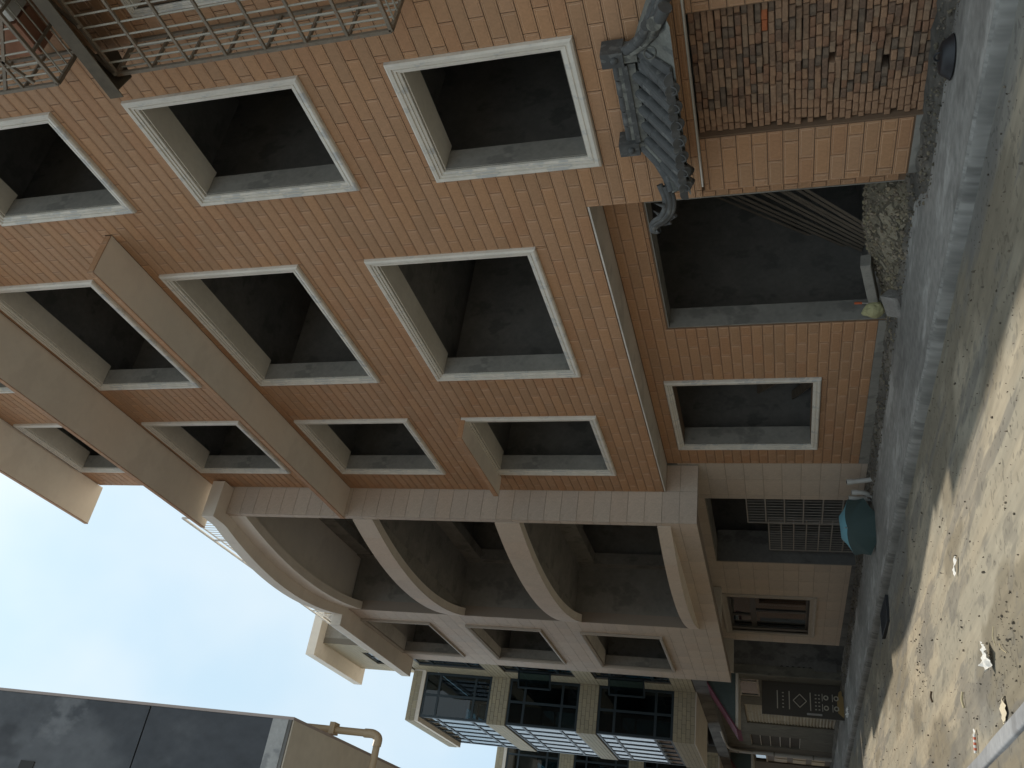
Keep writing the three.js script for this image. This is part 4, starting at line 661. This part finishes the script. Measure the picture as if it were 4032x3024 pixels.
// ---------- things on the gutter ----------
const woodM = makeTex(256, 512, (u, v) => { const r = fb(u, v, 20, 2, 4, 901), k = fb(u, v, 3, 3, 4, 911); const c = mix3([0.13, 0.1, 0.07], [0.2, 0.155, 0.11], r); const m = 0.75 + 0.5 * k; return [c[0] * m, c[1] * m, c[2] * m]; });
M.wood = mat({ map: woodM, roughness: 0.9 });
{
  // gravel heap in the doorway
  const hx = x => mix(0.42, 0.1, smooth(8.3, 10.0, x)) * smooth(7.3, 7.9, x);
  const hp = thing('gravel_heap', 'heap of tan rubble and gravel spilling out of the dark doorway', 'rubble', [8.8, -1.5, 7.4]);
  const hy = (x, z) => { const g = gutY(x, 6.9), t = smooth(6.95, 7.5, z) * (1 - 0.5 * smooth(7.7, 8.4, z)); return g - 0.02 + hx(x) * t + 0.03 * pnz(x * 6, z * 6, 2) + 0.02 * pnz(x * 17, z * 17, 5); };
  const gm = tmat(mineral([0.17, 0.145, 0.1], [0.24, 0.205, 0.145], 0.35, 291, [0.11, 0.095, 0.07]), 0.97, coarseBump, 0.02);
  part(hp, 'mound', sheet(range(7.2, 10.3, 90), range(6.93, 8.3, 50), (x, z) => [hy(x, z), z]), gm, { S: 1 });
  const n = 1500, ig = new THREE.DodecahedronGeometry(1, 0), im = new THREE.InstancedMesh(ig, mat({ color: lin(0.24, 0.205, 0.15), roughness: 0.95 }), n); const m4 = new THREE.Matrix4(), col = new THREE.Color();
  for (let i = 0; i < n; i++) { const x = rr2(7.5, 10.1), z = rr2(6.98, 7.75), s = 0.008 + 0.022 * Math.pow(rnd(), 2.5); m4.compose(V(x - 8.8, hy(x, z) + s * 0.3 + 1.5, z - 7.4), new THREE.Quaternion().setFromEuler(new THREE.Euler(rnd() * 6, rnd() * 6, rnd() * 6)), V(s * rr2(0.8, 1.4), s * rr2(0.5, 1), s)); im.setMatrixAt(i, m4); const k = rr2(0.6, 1.25); col.setRGB(k, k * rr2(0.92, 1), k * rr2(0.8, 1)); im.setColorAt(i, col); }
  im.name = 'pebble'; im.userData.kind = 'stuff'; sh(im); hp.add(im);
  const chip = (w, h, d, ch = 0.008) => { const g = loopsGeo(w, h, [[0.01, 0], [0, 0.01], [0, d - ch], [ch, d]], [[1, 1, 1], [1, 1, 1], [1, 1, 1], [1, 1, 1]]); g.deleteAttribute('color'); const bk = new THREE.PlaneGeometry(w - 0.02, h - 0.02); return mergeGeometries([clean(g), clean(bk)]); };
  const put = (g, x, y, z, rx, ry, rz) => { g.applyMatrix4(new THREE.Matrix4().compose(V(x, y, z), new THREE.Quaternion().setFromEuler(new THREE.Euler(rx, ry, rz)), V(1, 1, 1))); return g; };
  solo('concrete_block', put(chip(0.78, 0.12, 0.2), 9.22, -1.19, 7.42, 0.1, 0.06, -0.2), M.cement, 'long grey concrete block lying across the rubble heap', 'concrete block', null, { S: 0.6 });
  solo('broken_stone', put(chip(0.3, 0.16, 0.24, 0.02), 9.28, -1.36, 7.02, -0.9, 0.5, 0.1), tmat(mineral([0.22, 0.2, 0.175], [0.28, 0.26, 0.23], 0.2, 301, [0.15, 0.14, 0.12]), 0.95, coarseBump, 0.02), 'squarish broken stone on the edge of the gutter below the doorway', 'stone', null, { S: 0.4 });
  { const g = new THREE.IcosahedronGeometry(1, 4), p = g.attributes.position; for (let i = 0; i < p.count; i++) { const v = V(p.getX(i), p.getY(i), p.getZ(i)), k = 1 + 0.25 * fbm3(v.x * 2, v.y * 2, v.z * 2, 4); const taper = 1 - 0.55 * smooth(-0.2, 1, v.y); p.setXYZ(i, v.x * k * 0.13 * taper, v.y * k * 0.15, v.z * k * 0.11 * taper); } g.computeVertexNormals(); g.rotateZ(-0.5); g.translate(9.62, -1.23, 7.17); solo('cement_sack', g, mat({ color: lin(0.36, 0.33, 0.17), roughness: 0.85, bumpMap: coarseBump, bumpScale: 0.01 }), 'crumpled yellow sack leaning on the grey doorway reveal', 'sack', null, { S: 0.4 }); }
  { const t = thing('trowel', 'orange-handled tool standing in the yellow sack', 'tool', [9.5, -1.15, 7.17]); part(t, 'handle', rod([9.46, -1.09, 7.17], [9.455, -1.0, 7.17], 0.016, 10), mat({ color: lin(0.5, 0.1, 0.03), roughness: 0.5 })); part(t, 'shank', rod([9.47, -1.16, 7.17], [9.46, -1.09, 7.17], 0.008, 8), M.steel); }
  // timber inside
  const planks = range(0, 9, 9).map(i => [i, rr2(-0.06, 0.06), rr2(-0.05, 0.05)]);
  planks.forEach(([n, p, q], i) => solo('timber_plank', bar([8.5 + n * 0.2 + p, 0.95 + q, 9.7 + n * 0.05], [9.55 + n * 0.17, -1.3, 8.5 + n * 0.09], 0.075, 0.035), M.wood, 'weathered timber plank leaning in the dark doorway', 'plank', 'planks stored in the dark doorway', { S: 1 }));
  [[11.7, 1.1, 12.6, -0.9], [12.1, 0.9, 13.2, -1.0], [12.4, 0.3, 13.9, -0.9], [11.9, 0.7, 13.6, -0.95]].forEach(([x, y, x2, y2], i) => solo('timber_plank', bar([x + 1.6, y - 0.6, 8.5 + i * 0.05], [x2 - 1.2, y2, 8.2 + 0.06 * i], 0.16, 0.035), M.wood, 'weathered timber plank leaning behind the ground-floor window opening', 'plank', 'planks behind the ground-floor window', { S: 1 }));
  // white waste pipes
  const pipe = (pts, label) => { const p = thing('waste_pipe', label, 'pipe', [pts[0][0], pts[0][1], pts[0][2]], 'white waste pipes by the gutter'); part(p, 'pipe', tube(pts, 0.042, 30, 12), M.pvc, { S: 0.5 }); const e = pts[pts.length - 1]; const d = V(...e).sub(V(...pts[pts.length - 2])).normalize(); part(p, 'coupling', rod(V(...e).addScaledVector(d, -0.085), V(...e).addScaledVector(d, 0.012), 0.05, 14), M.pvc, { S: 0.5 }); const o = rod(V(...e).addScaledVector(d, 0.0125), V(...e).addScaledVector(d, 0.014), 0.037, 12); part(p, 'bore', o, mat({ color: lin(0.05, 0.05, 0.05) })); };
  pipe([[14.3, -1.68, 7.07], [14.3, -1.53, 7.05], [14.3, -1.4, 7.03], [14.3, -1.15, 7.0]], 'white plastic pipe leaning at the seam of the orange and beige walls');
  pipe([[14.86, -1.66, 6.98], [14.82, -1.55, 7.0], [14.74, -1.47, 7.0], [14.71, -1.4, 7.0], [14.71, -1.25, 7.0]], 'white plastic pipe with an elbow bend beside the gutter');
  pipe([[15.02, -1.68, 7.03], [15.02, -1.5, 7.03], [15.02, -1.37, 7.03], [15.02, -1.22, 7.03]], 'straight white plastic pipe standing beside the green umbrella');
  // umbrella
  const um = thing('umbrella', 'open dark green and pale blue umbrella set down on the gutter', 'umbrella', [15.0, -1.6, 6.45]);
  const cloth = mat({ color: lin(0.04, 0.068, 0.064), roughness: 0.8 }), cloth2 = mat({ color: lin(0.15, 0.36, 0.43), roughness: 0.8 }), inn = new THREE.Group(); const Rm = 0.53, Hh = 0.25;
  const pose = new THREE.Matrix4().compose(V(15.05, -1.35, 6.5), new THREE.Quaternion().setFromUnitVectors(V(0, 1, 0), V(-0.5, 0.8, -0.3).normalize()), V(1, 1, 1));
  const up = (t, f) => { const a = f * Math.PI / 4, fr = f - Math.floor(f), sc = 1 - 0.09 * Math.sin(fr * Math.PI) * t * t - 0.03 * Math.sin(fr * Math.PI); return V(Math.cos(a) * Rm * t * sc, Hh * (1 - Math.pow(t, 1.9)), Math.sin(a) * Rm * t * sc).applyMatrix4(pose); };
  for (let k = 0; k < 8; k++) { const pos = []; for (let i = 0; i < 8; i++) for (let j = 0; j < 6; j++) { const A = up(i / 8, k + j / 6 * 0.9999), B = up((i + 1) / 8, k + j / 6 * 0.9999), C = up((i + 1) / 8, k + (j + 1) / 6 * 0.9999), D = up(i / 8, k + (j + 1) / 6 * 0.9999); pos.push(...A.toArray(), ...C.toArray(), ...B.toArray(), ...A.toArray(), ...D.toArray(), ...C.toArray()); } const g = new THREE.BufferGeometry(); g.setAttribute('position', new THREE.Float32BufferAttribute(pos, 3)); g.computeVertexNormals(); part(um, 'canopy_panel', g, k < 2 || k === 7 ? cloth2 : cloth, { S: 0.6 });
    const rp = range(0.02, 1, 8).map(t => up(t * 0.985, k + 0.0001).toArray().map((v, q) => v + [0.004, -0.009, 0.003][q])); part(um, 'rib', tube(rp, 0.004, 16, 5), M.steel); }
  const ax = t => V(0, t, 0).applyMatrix4(pose); part(um, 'shaft', rod(ax(-0.28), ax(Hh), 0.006, 8), M.steel); part(um, 'ferrule', rod(ax(Hh), ax(Hh + 0.06), 0.007, 8), M.steel); part(um, 'handle', rod(ax(-0.36), ax(-0.27), 0.014, 10), mat({ color: lin(0.03, 0.03, 0.03), roughness: 0.5 }));
  // security grilles leaning in the shop opening
  const grilleM = mat({ color: lin(0.3, 0.27, 0.235), roughness: 0.5 });
  const grille = (x0, x1, y0, y1, z, ny, label) => { const g = thing('window_grille', label, 'grille', [(x0 + x1) / 2, y0, z], 'steel grilles leaning in the shop opening'); for (let i = 0; i < ny; i++) { const y = mix(y0, y1, i / (ny - 1)); part(g, 'cross_bar', box(x0, x1, y - 0.012, y + 0.012, z - 0.012, z + 0.012), grilleM); } const n = Math.round((x1 - x0) / 0.125); for (let i = 0; i <= n; i++) { const x = mix(x0, x1, i / n); part(g, 'upright', i === 0 || i === n ? box(x - 0.014, x + 0.014, y0, y1, z - 0.016, z + 0.008) : rod([x, y0, z], [x, y1, z], 0.0085, 6), grilleM); } };
  grille(15.5, 17.05, -1.55, 0.6, 7.42, 7, 'taller steel window grille with wide bars leaning in the shop opening'); grille(17.1, 18.75, -1.55, 0.2, 7.52, 8, 'shorter steel window grille with close bars behind the umbrella');
  // drain grate on the road
  { const g = thing('drain_grate', 'black cast drain grate lying at the foot of the kerb', 'grate', [15.6, roadY(15.6), 5.12]); const bm = mat({ color: lin(0.022, 0.022, 0.023), roughness: 0.7 }); const yy = roadY(15.6) + 0.03; each(g, 'rim', [box(15.1, 16.1, yy - 0.03, yy + 0.02, 5.27, 5.31), box(15.1, 16.1, yy - 0.03, yy + 0.02, 4.86, 4.9), box(15.1, 15.14, yy - 0.03, yy + 0.02, 4.9, 5.27), box(16.06, 16.1, yy - 0.03, yy + 0.02, 4.9, 5.27)], bm); for (let i = 0; i < 12; i++) part(g, 'grate_bar', box(15.17 + i * 0.074, 15.2 + i * 0.074, yy - 0.02, yy + 0.015, 4.9, 5.27), bm); }
  // black rubber bowl
  { const pts = [[0.001, 0.1], [0.09, 0.1], [0.13, 0.085], [0.155, 0.04], [0.175, 0.008], [0.185, 0], [0.17, -0.002], [0.15, 0.03], [0.12, 0.075], [0.08, 0.088], [0.001, 0.09]].map(p => new THREE.Vector2(p[0], p[1])); const g = new THREE.LatheGeometry(pts, 28); g.scale(1.1, 0.9, 0.8); const gy0 = gutY(5.12, 6.3); g.translate(5.12, gy0 + 0.01, 6.33); const b = thing('rubber_bowl', 'upturned black rubber bowl on the gutter below the brick stack', 'bowl', [5.12, gy0, 6.33]); const bm = mat({ color: lin(0.016, 0.016, 0.018), roughness: 0.5 }); part(b, 'bowl', g, bm, { S: 0.4 }); part(b, 'grip', (() => { const h = new THREE.TorusGeometry(0.04, 0.009, 6, 14, Math.PI); h.translate(5.1, gy0 + 0.1, 6.33); return h; })(), bm); }
}
// ---------- litter and loose stones on the road ----------
{
  const paper = mat({ color: lin(0.72, 0.7, 0.66), roughness: 0.75 });
  const crumple = (w, d, amp, x, z, ry, sd, n = 14, bend = 0) => { const g = new THREE.PlaneGeometry(w, d, n, n); g.rotateX(-Math.PI / 2); const p = g.attributes.position; for (let i = 0; i < p.count; i++) { const a = p.getX(i), b = p.getZ(i); const e = 1 + 0.08 * perlin.noise(a * 9 + sd, b * 9, sd); p.setXYZ(i, a * e, amp * (0.5 + Math.abs(perlin.noise(a * 14 + sd, b * 14, 3)) * 1.4 + 0.6 * perlin.noise(a * 30, b * 30 + sd, 1)) + bend * Math.abs(a), b * e); } g.computeVertexNormals(); g.rotateY(ry); g.translate(x, roadY(x) + 0.008, z); return g; };
  solo('paper_bag', crumple(0.17, 0.22, 0.04, 7.72, 2.23, 0.9, 3, 24, 0.3), paper, 'crumpled white paper bag on the sunlit road', 'litter', null, { S: 0.3 });
  solo('plastic_wrapper', crumple(0.2, 0.06, 0.02, 8.66, 3.35, 0.7, 5), paper, 'thin white wrapper strip lying in the sun near the shade edge', 'litter', null, { S: 0.3 });
  solo('torn_card', crumple(0.17, 0.14, 0.015, 7.52, 1.78, 0.3, 9), mat({ color: lin(0.6, 0.52, 0.38), roughness: 0.85 }), 'torn tan card against the opposite kerb', 'litter', null, { S: 0.3 });
  solo('paper_scrap', crumple(0.3, 0.2, 0.07, 26.3, 5.85, 0.3, 12).translate(0, 0.13, 0), paper, 'white paper scrap on the far gutter by the open door', 'litter', null, { S: 0.3 });
  { const t = thing('plastic_tube', 'clear and red striped plastic tube lying on the road', 'litter', [8.86, roadY(8.86), 1.79]); const y = roadY(8.86) + 0.02; const rm = mat({ color: lin(0.55, 0.12, 0.05), roughness: 0.4 }); for (let i = 0; i < 7; i++) part(t, 'tube_band', rod([8.83 + i * 0.008, y, 1.865 - i * 0.021], [8.838 + i * 0.008, y, 1.845 - i * 0.021], 0.013, 8), i % 2 ? rm : paper); part(t, 'torn_end', crumple(0.05, 0.05, 0.02, 8.82, 1.88, 0, 2, 6), paper); }
  const stick = (a, b, r, m, label) => solo('stick', tube([a, [(a[0] + b[0]) / 2 + 0.012, (a[1] + b[1]) / 2 + 0.01, (a[2] + b[2]) / 2], b], r, 14, 6), m, label, 'stick', null, { S: 0.2 });
  const Y = x => roadY(x) + 0.016; const straw = mat({ color: lin(0.5, 0.42, 0.26), roughness: 0.9 });
  stick([9.17, Y(9.17), 2.31], [9.19, Y(9.19), 2.17], 0.011, straw, 'short pale bark-stripped stick on the road'); stick([11.19, Y(11.2), 2.8], [11.2, Y(11.2), 2.68], 0.012, mat({ color: lin(0.09, 0.06, 0.035) }), 'dark forked twig on the sunlit road'); stick([7.42, Y(7.42), 2.39], [7.46, Y(7.46), 2.25], 0.004, straw, 'thin dry straw beside the white paper bag'); stick([7.3, Y(7.3), 2.22], [7.12, Y(7.12), 2.1], 0.0035, straw, 'curved dry straw near the white paper bag');
  const n = 1500, g = new THREE.DodecahedronGeometry(1, 0), im = new THREE.InstancedMesh(g, mat({ color: lin(0.13, 0.11, 0.085), roughness: 0.95 }), n), m4 = new THREE.Matrix4(), col = new THREE.Color();
  for (let i = 0; i < n; i++) { let x = 3 + 22 * Math.pow(rnd(), 1.5), z = rr2(1.75, 5.3); if (rnd() < 0.12) { const c = [[7.0, 2.2], [12, 3.3], [7.6, 1.95]][Math.floor(rnd() * 3)]; x = c[0] + (rnd() + rnd() + rnd() - 1.5) * 0.5; z = c[1] + (rnd() + rnd() + rnd() - 1.5) * 0.4; } const s = 0.003 + 0.01 * Math.pow(rnd(), 4); m4.compose(V(x, roadY(x) + 0.004 + s * 0.4, z), new THREE.Quaternion().setFromEuler(new THREE.Euler(rnd() * 6, rnd() * 6, rnd() * 6)), V(s * rr2(0.8, 1.6), s * rr2(0.5, 1), s)); im.setMatrixAt(i, m4); const k = rr2(0.4, 1.4); col.setRGB(k, k * 0.97, k * 0.92); im.setColorAt(i, col); }
  im.name = 'road_grit'; tag(sh(im), 'small dark stones and crumbs of soil scattered over the road', 'grit', null, 'stuff'); scene.add(im);
}
renderer.render(scene, camera);
